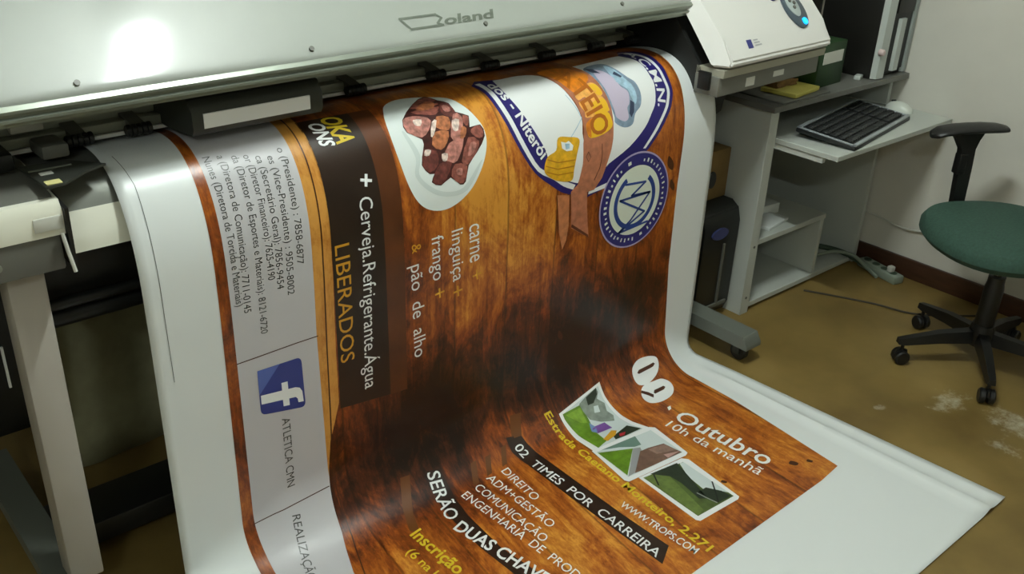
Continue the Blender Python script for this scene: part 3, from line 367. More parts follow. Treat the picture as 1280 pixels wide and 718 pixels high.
('round_seal','sealnavy',11,[(2.0918,0.6117),(2.0911,0.6253),(2.0891,0.6387),(2.0858,0.6518),(2.0812,0.6646),(2.0754,0.6769),(2.0685,0.6885),(2.0604,0.6994),(2.0513,0.7095),(2.0412,0.7186),(2.0303,0.7266),(2.0187,0.7336),(2.0064,0.7394),(1.9937,0.744),(1.9805,0.7473),(1.9671,0.7493),(1.9535,0.7499),(1.94,0.7493),(1.9266,0.7473),(1.9134,0.744),(1.9007,0.7394),(1.8884,0.7336),(1.8768,0.7266),(1.8659,0.7186),(1.8558,0.7095),(1.8467,0.6994),(1.8386,0.6885),(1.8317,0.6769),(1.8259,0.6646),(1.8213,0.6518),(1.818,0.6387),(1.816,0.6253),(1.8153,0.6117),(1.816,0.5982),(1.818,0.5848),(1.8213,0.5716),(1.8259,0.5588),(1.8317,0.5466),(1.8386,0.5349),(1.8467,0.524),(1.8558,0.514),(1.8659,0.5049),(1.8768,0.4968),(1.8884,0.4898),(1.9007,0.484),(1.9134,0.4795),(1.9266,0.4762),(1.94,0.4742),(1.9535,0.4735),(1.9671,0.4742),(1.9805,0.4762),(1.9937,0.4795),(2.0064,0.484),(2.0187,0.4898),(2.0303,0.4968),(2.0412,0.5049),(2.0513,0.514),(2.0604,0.524),(2.0685,0.5349),(2.0754,0.5466),(2.0812,0.5588),(2.0858,0.5716),(2.0891,0.5848),(2.0911,0.5982)]),
('round_seal','sealpale',12,[(2.0574,0.6117),(2.0569,0.6219),(2.0554,0.632),(2.0529,0.6419),(2.0495,0.6515),(2.0451,0.6607),(2.0399,0.6694),(2.0338,0.6776),(2.027,0.6851),(2.0194,0.692),(2.0112,0.6981),(2.0025,0.7033),(1.9933,0.7077),(1.9837,0.7111),(1.9738,0.7136),(1.9637,0.7151),(1.9535,0.7156),(1.9434,0.7151),(1.9333,0.7136),(1.9234,0.7111),(1.9138,0.7077),(1.9046,0.7033),(1.8959,0.6981),(1.8877,0.692),(1.8801,0.6851),(1.8733,0.6776),(1.8672,0.6694),(1.862,0.6607),(1.8576,0.6515),(1.8542,0.6419),(1.8517,0.632),(1.8502,0.6219),(1.8497,0.6117),(1.8502,0.6015),(1.8517,0.5915),(1.8542,0.5816),(1.8576,0.572),(1.862,0.5628),(1.8672,0.554),(1.8733,0.5458),(1.8801,0.5383),(1.8877,0.5315),(1.8959,0.5254),(1.9046,0.5201),(1.9138,0.5158),(1.9234,0.5124),(1.9333,0.5099),(1.9434,0.5084),(1.9535,0.5079),(1.9637,0.5084),(1.9738,0.5099),(1.9837,0.5124),(1.9933,0.5158),(2.0025,0.5201),(2.0112,0.5254),(2.0194,0.5315),(2.027,0.5383),(2.0338,0.5458),(2.0399,0.554),(2.0451,0.5628),(2.0495,0.572),(2.0529,0.5816),(2.0554,0.5915),(2.0569,0.6015)]),
('round_seal','sealblue',13,[(2.0088,0.5459),(2.0138,0.5505),(2.0185,0.5554),(2.0227,0.5607),(2.0265,0.5663),(2.0299,0.5723),(2.0328,0.5784),(2.0351,0.5848),(2.037,0.5913),(2.0384,0.598),(2.0392,0.6047),(2.0395,0.6115),(2.0392,0.6183),(2.0384,0.625),(2.0371,0.6317),(2.0353,0.6382),(2.0329,0.6446),(2.0301,0.6508),(2.0268,0.6567),(2.023,0.6623),(2.0188,0.6677),(2.0141,0.6727),(2.0091,0.6773),(2.0038,0.6814),(1.9981,0.6852),(1.9922,0.6885),(1.986,0.6913),(1.9796,0.6936),(1.9731,0.6954),(1.9664,0.6967),(1.9596,0.6974),(1.9528,0.6977),(1.9461,0.6973),(1.9393,0.6965),(1.9327,0.6951),(1.9261,0.6932),(1.9198,0.6908),(1.9137,0.6878),(1.9078,0.6845),(1.9022,0.6806),(1.8969,0.6763),(1.892,0.6717),(1.8874,0.6666),(1.8833,0.6612),(1.8796,0.6555),(1.8764,0.6495),(1.8736,0.6433),(1.8714,0.6369),(1.8696,0.6303),(1.8684,0.6236),(1.8678,0.6169),(1.8676,0.6101),(1.868,0.6033),(1.869,0.5966),(1.8704,0.5899),(1.8724,0.5834),(1.8749,0.5771),(1.8779,0.571),(1.8813,0.5652),(1.8852,0.5596),(1.8896,0.5544),(1.8943,0.5495),(1.8994,0.545),(1.9048,0.5409),(1.9106,0.5373),(1.9177,0.5497),(1.913,0.5527),(1.9084,0.5561),(1.9042,0.5599),(1.9002,0.5639),(1.8966,0.5683),(1.8934,0.5729),(1.8905,0.5778),(1.888,0.5829),(1.8859,0.5881),(1.8843,0.5936),(1.8831,0.5991),(1.8823,0.6047),(1.8819,0.6104),(1.8821,0.616),(1.8826,0.6217),(1.8836,0.6272),(1.8851,0.6327),(1.8869,0.638),(1.8892,0.6432),(1.8919,0.6482),(1.895,0.653),(1.8984,0.6575),(1.9022,0.6617),(1.9063,0.6656),(1.9107,0.6691),(1.9154,0.6723),(1.9203,0.6752),(1.9254,0.6776),(1.9307,0.6796),(1.9361,0.6812),(1.9417,0.6823),(1.9473,0.6831),(1.953,0.6833),(1.9586,0.6832),(1.9642,0.6825),(1.9698,0.6815),(1.9753,0.68),(1.9806,0.678),(1.9857,0.6757),(1.9907,0.6729),(1.9954,0.6698),(1.9999,0.6663),(2.004,0.6625),(2.0079,0.6584),(2.0114,0.6539),(2.0146,0.6492),(2.0173,0.6443),(2.0197,0.6391),(2.0217,0.6338),(2.0232,0.6284),(2.0243,0.6228),(2.025,0.6172),(2.0252,0.6115),(2.0249,0.6059),(2.0242,0.6003),(2.0231,0.5947),(2.0215,0.5893),(2.0196,0.584),(2.0172,0.5788),(2.0144,0.5739),(2.0112,0.5692),(2.0076,0.5648),(2.0038,0.5607),(1.9996,0.5569)]),
('round_seal','sealpale',12.5,[(2.0753,0.6117),(2.0752,0.6153),(2.0751,0.6188),(2.0679,0.6184),(2.0681,0.6151),(2.0681,0.6117)]),
('round_seal','sealpale',12.5,[(2.0784,0.6289),(2.0781,0.6313),(2.0777,0.6337),(2.0664,0.6317),(2.0667,0.6295),(2.0671,0.6273)]),
('round_seal','sealpale',12.5,[(2.0749,0.6457),(2.0738,0.6495),(2.0726,0.6531),(2.0618,0.6494),(2.0629,0.646),(2.0639,0.6426)]),
('round_seal','sealpale',12.5,[(2.0652,0.6602),(2.0642,0.6625),(2.0631,0.6648),(2.0567,0.6617),(2.0577,0.6595),(2.0586,0.6574)]),
('round_seal','sealpale',12.5,[(2.0612,0.6772),(2.0599,0.6794),(2.0584,0.6816),(2.0489,0.6753),(2.0502,0.6733),(2.0514,0.6713)]),
('round_seal','sealpale',12.5,[(2.0513,0.6913),(2.0492,0.6938),(2.047,0.6963),(2.0385,0.6886),(2.0405,0.6863),(2.0424,0.684)]),
('round_seal','sealpale',12.5,[(2.0366,0.7007),(2.0341,0.703),(2.0314,0.7053),(2.0269,0.6998),(2.0293,0.6977),(2.0318,0.6955)]),
('round_seal','sealpale',12.5,[(2.0262,0.7147),(2.024,0.7163),(2.0216,0.7178),(2.0154,0.7081),(2.0176,0.7068),(2.0196,0.7053)]),
('round_seal','sealpale',12.5,[(1.9621,0.7375),(1.9592,0.7376),(1.9562,0.7377),(1.9559,0.7263),(1.9586,0.7262),(1.9614,0.726)]),
('round_seal','sealpale',12.5,[(1.9452,0.7332),(1.9423,0.7329),(1.9394,0.7326),(1.9402,0.7255),(1.943,0.7258),(1.9457,0.726)]),
('round_seal','sealpale',12.5,[(1.9279,0.7351),(1.9253,0.7346),(1.9227,0.7339),(1.9255,0.7228),(1.9279,0.7234),(1.9302,0.7239)]),
('round_seal','sealpale',12.5,[(1.9113,0.7305),(1.9091,0.7297),(1.9069,0.7288),(1.9111,0.7182),(1.9131,0.7189),(1.9152,0.7197)]),
('round_seal','sealpale',12.5,[(1.8975,0.7198),(1.8942,0.718),(1.891,0.7161),(1.8946,0.71),(1.8977,0.7118),(1.9008,0.7135)]),
('round_seal','sealpale',12.5,[(1.8809,0.7147),(1.8786,0.713),(1.8763,0.7113),(1.8833,0.7023),(1.8854,0.7038),(1.8875,0.7053)]),
('round_seal','sealpale',12.5,[(1.8675,0.7038),(1.8653,0.7017),(1.8631,0.6995),(1.8713,0.6915),(1.8733,0.6935),(1.8753,0.6955)]),
('round_seal','sealpale',12.5,[(1.8591,0.6886),(1.8576,0.6867),(1.8561,0.6847),(1.8618,0.6804),(1.8632,0.6822),(1.8647,0.684)]),
('round_seal','sealpale',12.5,[(1.8459,0.6772),(1.8441,0.6743),(1.8425,0.6713),(1.8526,0.6659),(1.8541,0.6686),(1.8556,0.6713)]),
('round_seal','sealpale',12.5,[(1.8379,0.6619),(1.8365,0.6584),(1.8351,0.6549),(1.8459,0.651),(1.8471,0.6542),(1.8485,0.6574)]),
('round_seal','sealpale',12.5,[(1.8363,0.6446),(1.8357,0.6422),(1.8351,0.6399),(1.8421,0.6383),(1.8426,0.6405),(1.8432,0.6426)]),
('round_seal','sealpale',12.5,[(1.8287,0.6289),(1.8282,0.625),(1.8279,0.6212),(1.8393,0.6203),(1.8396,0.6238),(1.84,0.6273)]),
('round_seal','sealpale',12.5,[(1.8275,0.6117),(1.8276,0.6079),(1.8277,0.6041),(1.8392,0.6048),(1.839,0.6082),(1.839,0.6117)]),
('round_seal','sealpale',12.5,[(1.8329,0.5951),(1.8334,0.5918),(1.834,0.5886),(1.8411,0.5899),(1.8405,0.593),(1.84,0.5961)]),
('round_seal','sealpale',12.5,[(1.8322,0.5777),(1.833,0.575),(1.8339,0.5722),(1.8447,0.5758),(1.8439,0.5783),(1.8432,0.5808)]),
('round_seal','sealpale',12.5,[(1.8379,0.5615),(1.8394,0.5583),(1.8409,0.5551),(1.8512,0.5603),(1.8498,0.5632),(1.8485,0.5661)]),
('round_seal','sealpale',12.5,[(1.8495,0.5485),(1.8512,0.5457),(1.853,0.543),(1.8589,0.5471),(1.8573,0.5496),(1.8556,0.5522)]),
('round_seal','sealpale',12.5,[(1.8558,0.5322),(1.8573,0.5303),(1.8589,0.5285),(1.8675,0.5361),(1.8661,0.5377),(1.8647,0.5394)]),
('round_seal','sealpale',12.5,[(1.8675,0.5196),(1.8699,0.5175),(1.8723,0.5154),(1.8796,0.5242),(1.8775,0.526),(1.8753,0.528)]),
('round_seal','sealpale',12.5,[(1.8833,0.5123),(1.8858,0.5105),(1.8884,0.5089),(1.8922,0.5149),(1.8898,0.5165),(1.8875,0.5181)]),
('round_seal','sealpale',12.5,[(1.9783,0.4925),(1.9809,0.4931),(1.9835,0.4937),(1.9818,0.5007),(1.9793,0.5001),(1.9769,0.4995)]),
('round_seal','sealpale',12.5,[(1.9958,0.493),(1.9989,0.4941),(2.0021,0.4954),(1.9977,0.506),(1.9948,0.5048),(1.9919,0.5038)]),
('round_seal','sealpale',12.5,[(2.0115,0.4998),(2.0145,0.5014),(2.0174,0.503),(2.0116,0.5129),(2.0089,0.5114),(2.0063,0.51)]),
('round_seal','sealpale',12.5,[(2.0238,0.5123),(2.0258,0.5137),(2.0278,0.5152),(2.0234,0.5209),(2.0215,0.5195),(2.0196,0.5181)]),
('round_seal','sealpale',12.5,[(2.0396,0.5196),(2.0418,0.5217),(2.0439,0.5238),(2.0357,0.5318),(2.0337,0.5299),(2.0318,0.528)]),
('round_seal','sealpale',12.5,[(2.0513,0.5322),(2.0531,0.5344),(2.0548,0.5367),(2.0456,0.5435),(2.0441,0.5415),(2.0424,0.5394)]),
('round_seal','sealpale',12.5,[(2.0576,0.5485),(2.0592,0.5512),(2.0608,0.554),(2.0545,0.5574),(2.053,0.5548),(2.0514,0.5522)]),
('round_seal','sealpale',12.5,[(2.0692,0.5615),(2.07,0.5636),(2.0709,0.5657),(2.0602,0.5699),(2.0594,0.568),(2.0586,0.5661)]),
('round_seal','sealpale',12.5,[(2.0749,0.5777),(2.0757,0.5805),(2.0764,0.5834),(2.0652,0.586),(2.0646,0.5834),(2.0639,0.5808)]),
('round_seal','sealpale',12.5,[(2.0742,0.5951),(2.0745,0.5977),(2.0748,0.6003),(2.0676,0.601),(2.0674,0.5985),(2.0671,0.5961)]),
('round_seal','sealpale',13,[(1.9997,0.7259),(1.9947,0.7278),(1.9896,0.7295),(1.987,0.7213),(1.9918,0.7197),(1.9965,0.718)]),
('round_seal','sealpale',13,[(1.913,0.4939),(1.9192,0.4919),(1.9255,0.4903),(1.9278,0.5001),(1.922,0.5016),(1.9162,0.5034)]),
('blue_f_tile','fblue',4,[(0.7712,0.754),(0.7718,0.7491),(0.7733,0.7453),(0.7759,0.7426),(0.7795,0.741),(0.7842,0.7406),(0.8658,0.7422),(0.8705,0.743),(0.8741,0.745),(0.8768,0.7482),(0.8784,0.7528),(0.8791,0.7586),(0.8813,0.8602),(0.8809,0.8659),(0.8794,0.8701),(0.8768,0.8728),(0.8732,0.874),(0.8684,0.8737),(0.784,0.8571),(0.7792,0.8556),(0.7755,0.8532),(0.7729,0.85),(0.7713,0.8458),(0.7708,0.8408)]),
('blue_f_tile','fblue2',5,[(0.7713,0.7403),(0.825,0.7414),(0.771,0.8031)]),
('blue_f_tile','white',6,[(0.7742,0.8046),(0.8257,0.8108),(0.8255,0.791),(0.8407,0.7924),(0.841,0.8127),(0.8585,0.8148),(0.8695,0.8201),(0.8752,0.8314),(0.8769,0.8595),(0.8636,0.8571),(0.8624,0.8465),(0.8579,0.8406),(0.8413,0.838),(0.8416,0.8558),(0.8261,0.853),(0.8259,0.8356),(0.7741,0.8276)]),
('date_lettering','white',5,[(1.9798,1.1724),(1.9866,1.1666),(1.9951,1.1615),(2.0046,1.1575),(2.0146,1.1549),(2.0257,1.154),(2.038,1.1546),(2.0502,1.1562),(2.062,1.1587),(2.0723,1.1617),(2.0817,1.1652),(2.0895,1.1693),(2.0946,1.1741),(2.0965,1.1799),(2.0956,1.1865),(2.0925,1.1934),(2.0879,1.1998),(2.0818,1.2059),(2.0741,1.2119),(2.0649,1.2176),(2.0544,1.2224),(2.0425,1.2269),(2.0294,1.2313),(2.0162,1.2346),(2.0046,1.2364),(1.9944,1.2365),(1.9851,1.2351),(1.9771,1.2325),(1.9713,1.2288),(1.9677,1.2238),(1.966,1.2175),(1.9656,1.2105),(1.9663,1.2033),(1.968,1.1957),(1.9708,1.1874),(1.9747,1.1793)]),
('date_lettering','darkline',6,[(1.989,1.192),(2.0009,1.1851),(2.0709,1.1836),(2.075,1.1893),(2.0624,1.1946),(1.9947,1.1968)]),
('date_lettering','white',5.5,[(1.9655,1.2453),(1.9599,1.2505),(1.9544,1.257),(1.9497,1.2641),(1.9468,1.2712),(1.9457,1.2786),(1.9459,1.2865),(1.9475,1.2942),(1.9508,1.3009),(1.9565,1.3064),(1.9643,1.3109),(1.9736,1.3143),(1.9836,1.3166),(1.9949,1.3175),(2.0078,1.3172),(2.0208,1.3158),(2.0325,1.3131),(2.0428,1.3091),(2.0522,1.3041),(2.0606,1.2989),(2.0677,1.2931),(2.0735,1.2865),(2.0778,1.2792),(2.0803,1.2718),(2.0807,1.265),(2.0787,1.2584),(2.0746,1.2519),(2.0688,1.2461),(2.0622,1.2417),(2.0547,1.2391),(2.0466,1.238),(2.0382,1.2377),(2.0295,1.2373),(2.02,1.2364),(2.0098,1.2355),(1.9998,1.235),(1.9909,1.2354),(1.9835,1.2367),(1.9769,1.2387),(1.9709,1.2415)]),
('date_lettering','darkline',6,[(1.9947,1.2735),(2.0046,1.2654),(2.0464,1.2658),(2.0486,1.2727),(2.037,1.2785),(1.9968,1.2786)]),
('date_lettering','darkline',6,[(1.9558,1.2543),(1.964,1.2473),(1.9803,1.2625),(1.9895,1.2786),(1.9788,1.289),(1.9706,1.2723)]),
('wood_print','darkline',1.6,[(2.1141,0.5359),(2.1147,0.5409),(2.1143,0.5463),(2.113,0.5509),(2.1111,0.5535),(2.1081,0.5535),(2.104,0.5517),(2.0998,0.5488),(2.096,0.5457),(2.0927,0.5425),(2.0896,0.5389),(2.0869,0.5348),(2.0852,0.5302),(2.0846,0.5241),(2.0846,0.5169),(2.0855,0.5105),(2.0872,0.5069),(2.0902,0.5071),(2.0944,0.51),(2.0989,0.5141),(2.1028,0.5182),(2.1063,0.5222),(2.1097,0.5267),(2.1124,0.5313)]),
('wood_print','darkline',1.6,[(2.1278,0.6052),(2.1284,0.6093),(2.1283,0.6137),(2.1276,0.6174),(2.1262,0.6195),(2.1239,0.6195),(2.1208,0.618),(2.1174,0.6156),(2.1144,0.6131),(2.1118,0.6105),(2.1092,0.6075),(2.107,0.6042),(2.1055,0.6004),(2.1048,0.5955),(2.1047,0.5896),(2.1052,0.5845),(2.1064,0.5816),(2.1088,0.5818),(2.112,0.5841),(2.1155,0.5875),(2.1186,0.5908),(2.1214,0.5941),(2.1241,0.5977),(2.1263,0.6015)]),
('wood_print','darkline',1.6,[(2.0607,1.7588),(2.0588,1.76),(2.056,1.7607),(2.053,1.7608),(2.0503,1.7601),(2.048,1.7585),(2.0458,1.7559),(2.0439,1.7531),(2.0425,1.7504),(2.0414,1.7479),(2.0406,1.7454),(2.0405,1.7431),(2.0413,1.7411),(2.0437,1.7394),(2.0472,1.7379),(2.0509,1.7371),(2.054,1.7375),(2.0562,1.7394),(2.058,1.7425),(2.0594,1.7459),(2.0605,1.749),(2.0612,1.7517),(2.0617,1.7545),(2.0616,1.757)]),
('wood_print','darkline',1.6,[(1.8575,1.686),(1.8563,1.687),(1.8546,1.6876),(1.8527,1.6879),(1.851,1.6876),(1.8495,1.6866),(1.8479,1.685),(1.8466,1.6831),(1.8455,1.6814),(1.8446,1.6798),(1.844,1.6781),(1.8438,1.6766),(1.8442,1.6753),(1.8455,1.6741),(1.8477,1.6731),(1.85,1.6725),(1.8519,1.6726),(1.8534,1.6736),(1.8547,1.6755),(1.8558,1.6776),(1.8567,1.6796),(1.8573,1.6813),(1.8578,1.6831),(1.8579,1.6848)]),
('wood_print','darkline',1.6,[(1.4067,0.8931),(1.4067,0.8958),(1.4062,0.8987),(1.4052,0.901),(1.4039,0.9022),(1.4022,0.902),(1.4,0.9006),(1.3977,0.8987),(1.3957,0.8967),(1.3939,0.8947),(1.3923,0.8925),(1.391,0.89),(1.3903,0.8874),(1.3903,0.8841),(1.3908,0.8802),(1.3917,0.8769),(1.393,0.8751),(1.3947,0.8755),(1.397,0.8774),(1.3993,0.88),(1.4013,0.8826),(1.403,0.885),(1.4047,0.8877),(1.406,0.8905)]),
('wood_print','darkline',1.6,[(1.7031,0.9698),(1.7033,0.9734),(1.7029,0.9772),(1.702,0.9804),(1.7006,0.9821),(1.6986,0.9818),(1.6959,0.9802),(1.6931,0.9777),(1.6906,0.9752),(1.6885,0.9727),(1.6864,0.9698),(1.6848,0.9666),(1.6838,0.9632),(1.6835,0.9588),(1.6838,0.9537),(1.6847,0.9493),(1.686,0.9469),(1.688,0.9474),(1.6907,0.9497),(1.6936,0.953),(1.696,0.9563),(1.6982,0.9594),(1.7004,0.9628),(1.7021,0.9664)]),
('wood_print','darkline',1.6,[(1.5909,0.3511),(1.5902,0.3537),(1.5888,0.3565),(1.5871,0.3589),(1.5855,0.3603),(1.5837,0.3604),(1.5818,0.3595),(1.5799,0.358),(1.5784,0.3564),(1.5771,0.3548),(1.576,0.353),(1.5754,0.3508),(1.5754,0.3484),(1.5764,0.3453),(1.5782,0.3415),(1.5803,0.3381),(1.5822,0.3362),(1.5839,0.3363),(1.5856,0.3378),(1.5872,0.3399),(1.5885,0.342),(1.5895,0.344),(1.5904,0.3463),(1.591,0.3487)]),
('wood_print','darkline',1.6,[(2.0979,1.781),(2.0966,1.7818),(2.0947,1.7822),(2.0927,1.7823),(2.0909,1.7818),(2.0894,1.7806),(2.0879,1.7788),(2.0866,1.7767),(2.0857,1.7748),(2.085,1.7731),(2.0845,1.7714),(2.0845,1.7698),(2.0851,1.7686),(2.0867,1.7676),(2.089,1.7668),(2.0916,1.7665),(2.0936,1.7668),(2.0951,1.7681),(2.0963,1.7701),(2.0972,1.7724),(2.0979,1.7744),(2.0983,1.7763),(2.0986,1.7781),(2.0985,1.7798)]),
('wood_print','darkline',1.6,[(1.0871,0.6848),(1.087,0.689),(1.0863,0.6936),(1.0853,0.6975),(1.0842,0.6997),(1.0828,0.6998),(1.081,0.6984),(1.0792,0.696),(1.0777,0.6935),(1.0764,0.6909),(1.0752,0.6879),(1.0743,0.6845),(1.0739,0.6806),(1.0742,0.6755),(1.0749,0.6694),(1.0759,0.664),(1.0771,0.6609),(1.0785,0.6611),(1.0802,0.6634),(1.0819,0.6667),(1.0834,0.6701),(1.0847,0.6734),(1.0858,0.6771),(1.0867,0.6809)]),
('date_lettering','white',5,[(1.9762,1.3481),(1.9902,1.3483),(1.9797,1.3613),(1.9678,1.3625)]),
('shadow_band','smoke_band',2,[(1.4516,1.1998),(1.4999,1.2069),(1.5055,1.2435),(1.5185,1.3052),(1.5322,1.4328),(1.5531,1.6084),(1.5751,1.7543),(1.5188,1.7872),(1.499,1.6357),(1.4778,1.463),(1.4619,1.3024),(1.4465,1.244)]),
('shadow_band','smoke_band',2,[(1.1828,1.1891),(1.2269,1.1984),(1.2245,1.2561),(1.2132,1.3642),(1.2201,1.5012),(1.2503,1.6296),(1.2489,1.6791),(1.2037,1.6258),(1.1772,1.4735),(1.171,1.3513),(1.1748,1.2575)]),
('shadow_band','streak',2,[(1.4928,1.1482),(1.5322,1.1531),(1.5021,1.2128),(1.4677,1.2114)]),
('shadow_band','streak',2,[(1.4231,1.218),(1.4417,1.2158),(1.413,1.2676),(1.3944,1.2698)]),
('shadow_band','streak',2,[(1.3636,1.2228),(1.384,1.2216),(1.3557,1.2733),(1.3376,1.2755)]),
('shadow_band','streak',2,[(1.3148,1.2216),(1.3347,1.2203),(1.3058,1.2822),(1.2862,1.2834)]),
('shadow_band','streak',2,[(1.1109,1.1771),(1.1393,1.1801),(1.0993,1.2711),(1.0784,1.3464),(1.0605,1.32),(1.0805,1.2485)]),
('park_photograph','white',3,[(1.6507,1.2025),(1.8389,1.1671),(1.8325,1.2109),(1.8325,1.2436),(1.8347,1.2916),(1.8397,1.3345),(1.8587,1.3828),(1.8499,1.3988),(1.6546,1.3704),(1.6465,1.3),(1.6469,1.2569),(1.6484,1.2215)]),
('park_photograph','skyp',4,[(1.6618,1.2083),(1.8269,1.1766),(1.822,1.2186),(1.8217,1.2519),(1.8208,1.2993),(1.8263,1.3435),(1.8407,1.3785),(1.6743,1.3655),(1.6624,1.2915),(1.6604,1.2531),(1.6586,1.2258)]),
('park_photograph','grass',5,[(1.6618,1.2083),(1.7387,1.205),(1.7307,1.2579),(1.7162,1.3058),(1.7151,1.3559),(1.6743,1.3655),(1.6624,1.2915),(1.6604,1.2531),(1.6586,1.2258)]),
('park_photograph','grass2',6,[(1.6689,1.2149),(1.729,1.2125),(1.7195,1.2659),(1.7003,1.2565)]),
('park_photograph','treegrey',6,[(1.7315,1.2022),(1.7673,1.1899),(1.8163,1.1786),(1.8164,1.1934),(1.8001,1.21),(1.8162,1.2323),(1.8048,1.2574),(1.8121,1.2807),(1.7984,1.3004),(1.7597,1.2825),(1.7339,1.2595),(1.7309,1.2288)]),
('park_photograph','treedark',7,[(1.7654,1.1929),(1.8156,1.1798),(1.8086,1.198),(1.7805,1.2177),(1.7582,1.2165)]),
('park_photograph','skyp',7.5,[(1.7737,1.2267),(1.7902,1.2296),(1.7821,1.2512),(1.7627,1.2467)]),
('park_photograph','purple',8,[(1.7114,1.286),(1.7668,1.2898),(1.7695,1.3213),(1.7161,1.3158)]),
('park_photograph','bluep',8.2,[(1.7227,1.2676),(1.7305,1.2898),(1.7182,1.3135),(1.7067,1.2994)]),
('park_photograph','gold',9,[(1.7106,1.3463),(1.7574,1.3294),(1.7707,1.3393),(1.7537,1.3526),(1.7164,1.3594)]),
('park_photograph','treedark',8.1,[(1.7448,1.3525),(1.8118,1.3394),(1.8365,1.3753),(1.7752,1.3726),(1.7396,1.3678)]),
('park_photograph','redp',9,[(1.7652,1.3547),(1.7883,1.359),(1.7748,1.3684),(1.7592,1.3658)]),
('roof_photograph','white',10,[(1.6483,1.3658),(1.8588,1.3855),(1.8714,1.3978),(1.8615,1.5362),(1.8483,1.5419),(1.6477,1.5241),(1.6415,1.5128)]),
('roof_photograph','skyp',11,[(1.6566,1.3779),(1.8517,1.3989),(1.8508,1.5266),(1.6587,1.5092)]),
('roof_photograph','bluegreen',12,[(1.6738,1.3797),(1.7944,1.3921),(1.7818,1.431),(1.7594,1.4266),(1.7221,1.401)]),
('roof_photograph','grass',12,[(1.6566,1.3827),(1.7505,1.4285),(1.661,1.5031)]),
('roof_photograph','stone',12,[(1.7505,1.4285),(1.7708,1.4377),(1.7593,1.4634),(1.7073,1.5089),(1.6599,1.5079)]),
('roof_photograph','roof',13,[(1.7585,1.4506),(1.7866,1.4534),(1.8363,1.4664),(1.8494,1.5255),(1.7079,1.5128),(1.6837,1.5091)]),
('roof_photograph','roof2',14,[(1.7817,1.4584),(1.8367,1.4705),(1.8456,1.5101),(1.788,1.4878)]),
('roof_photograph','redp2',14,[(1.8009,1.5014),(1.8502,1.5187),(1.8005,1.5193)]),
('field_photograph','white',3,[(1.6811,1.5263),(1.8314,1.541),(1.8443,1.5559),(1.8384,1.7449),(1.8286,1.7499),(1.6957,1.7436),(1.6897,1.7338)]),
('field_photograph','field',4,[(1.6911,1.5351),(1.8236,1.5554),(1.8285,1.7346),(1.7036,1.7279)]),
('field_photograph','skyp',5,[(1.811,1.5539),(1.8239,1.5568),(1.8291,1.7341),(1.8274,1.7162),(1.8078,1.6871),(1.7862,1.6675),(1.7886,1.6326),(1.7906,1.6058)]),
('field_photograph','field2',5,[(1.6936,1.537),(1.7561,1.5465),(1.7419,1.6454),(1.7306,1.7211),(1.7053,1.7262)]),
('field_photograph','treedark',6,[(1.7672,1.6655),(1.7959,1.6664),(1.8183,1.7011),(1.824,1.731),(1.7751,1.7256)]),
('field_photograph','treedark',6,[(1.7156,1.5358),(1.8065,1.548),(1.7854,1.6357),(1.7693,1.6996),(1.7512,1.6851),(1.7573,1.6135),(1.7526,1.5759)])]
LINE=[
('sponsor_panel','darkline',3,0.0035,[(0.953,0.03),(0.95,0.45),(0.945,0.75),(0.944,0.95),(0.94,1.15),(0.928,1.26),(0.895,1.4)]),
('sponsor_panel','darkline',3,0.0025,[(0.7278,0.7071),(0.7725,0.7064),(0.8203,0.7053),(0.8694,0.7042),(0.9239,0.7044)]),
('sponsor_panel','darkline',3,0.0025,[(0.7272,1.1381),(0.7747,1.1321),(0.8218,1.1285),(0.8719,1.125),(0.9232,1.1214)]),
('crop_mark','thinline',1,0.0012,[(0.5809,0.1989),(0.5871,0.2405),(0.5921,0.279),(0.5909,0.3276),(0.5903,0.3869),(0.5905,0.4851),(0.5902,0.5908),(0.5913,0.6999)]),
('emblem','postdark',7,0.003,[(1.8115,0.4211),(1.8105,0.4535),(1.8027,0.4854),(1.7836,0.5153)]),
('emblem','postdark',7,0.0025,[(1.7596,0.4331),(1.7681,0.4477),(1.7592,0.459),(1.7503,0.4443),(1.7596,0.4331)]),
('emblem','jardark',7,0.003,[(1.6133,0.4263),(1.6489,0.4406),(1.71,0.4448)]),
('emblem','jardark',7,0.003,[(1.6076,0.4425),(1.6485,0.4581),(1.7064,0.4604)]),
('emblem','jardark',7,0.003,[(1.6086,0.4577),(1.6487,0.4734),(1.7034,0.4769)]),
('emblem','paleblue',4,0.002,[(1.7023,0.3835),(1.7272,0.363),(1.7504,0.3419),(1.7385,0.3093),(1.7231,0.274)]),
('round_seal','sealblue',14,0.0065,[(1.9096,0.5557),(1.9926,0.5627)]),
('round_seal','sealblue',14,0.0065,[(1.9926,0.5627),(1.9372,0.5939)]),
('round_seal','sealblue',14,0.0065,[(1.9372,0.5939),(2.015,0.5985)]),
('round_seal','sealblue',14,0.0065,[(2.015,0.5985),(1.8914,0.5995)]),
('round_seal','sealblue',14,0.0065,[(1.8914,0.5995),(1.9989,0.6546)]),
('round_seal','sealblue',14,0.0065,[(1.9989,0.6546),(1.8959,0.6989)]),
('round_seal','sealblue',14,0.0065,[(2.015,0.5985),(1.9432,0.6695)]),
('round_seal','sealblue',14,0.0065,[(1.9432,0.6695),(1.8959,0.6989)]),
('round_seal','sealblue',14,0.0065,[(1.8959,0.6989),(2.0171,0.6904)]),
('field_photograph','stone',7,0.003,[(1.7619,1.6667),(1.7693,1.6996),(1.7763,1.7245)]),
('field_photograph','black',8,0.004,[(1.8249,1.6616),(1.7957,1.7047),(1.7804,1.7246)]),
('field_photograph','black',8,0.004,[(1.7228,1.5414),(1.703,1.5821)])]
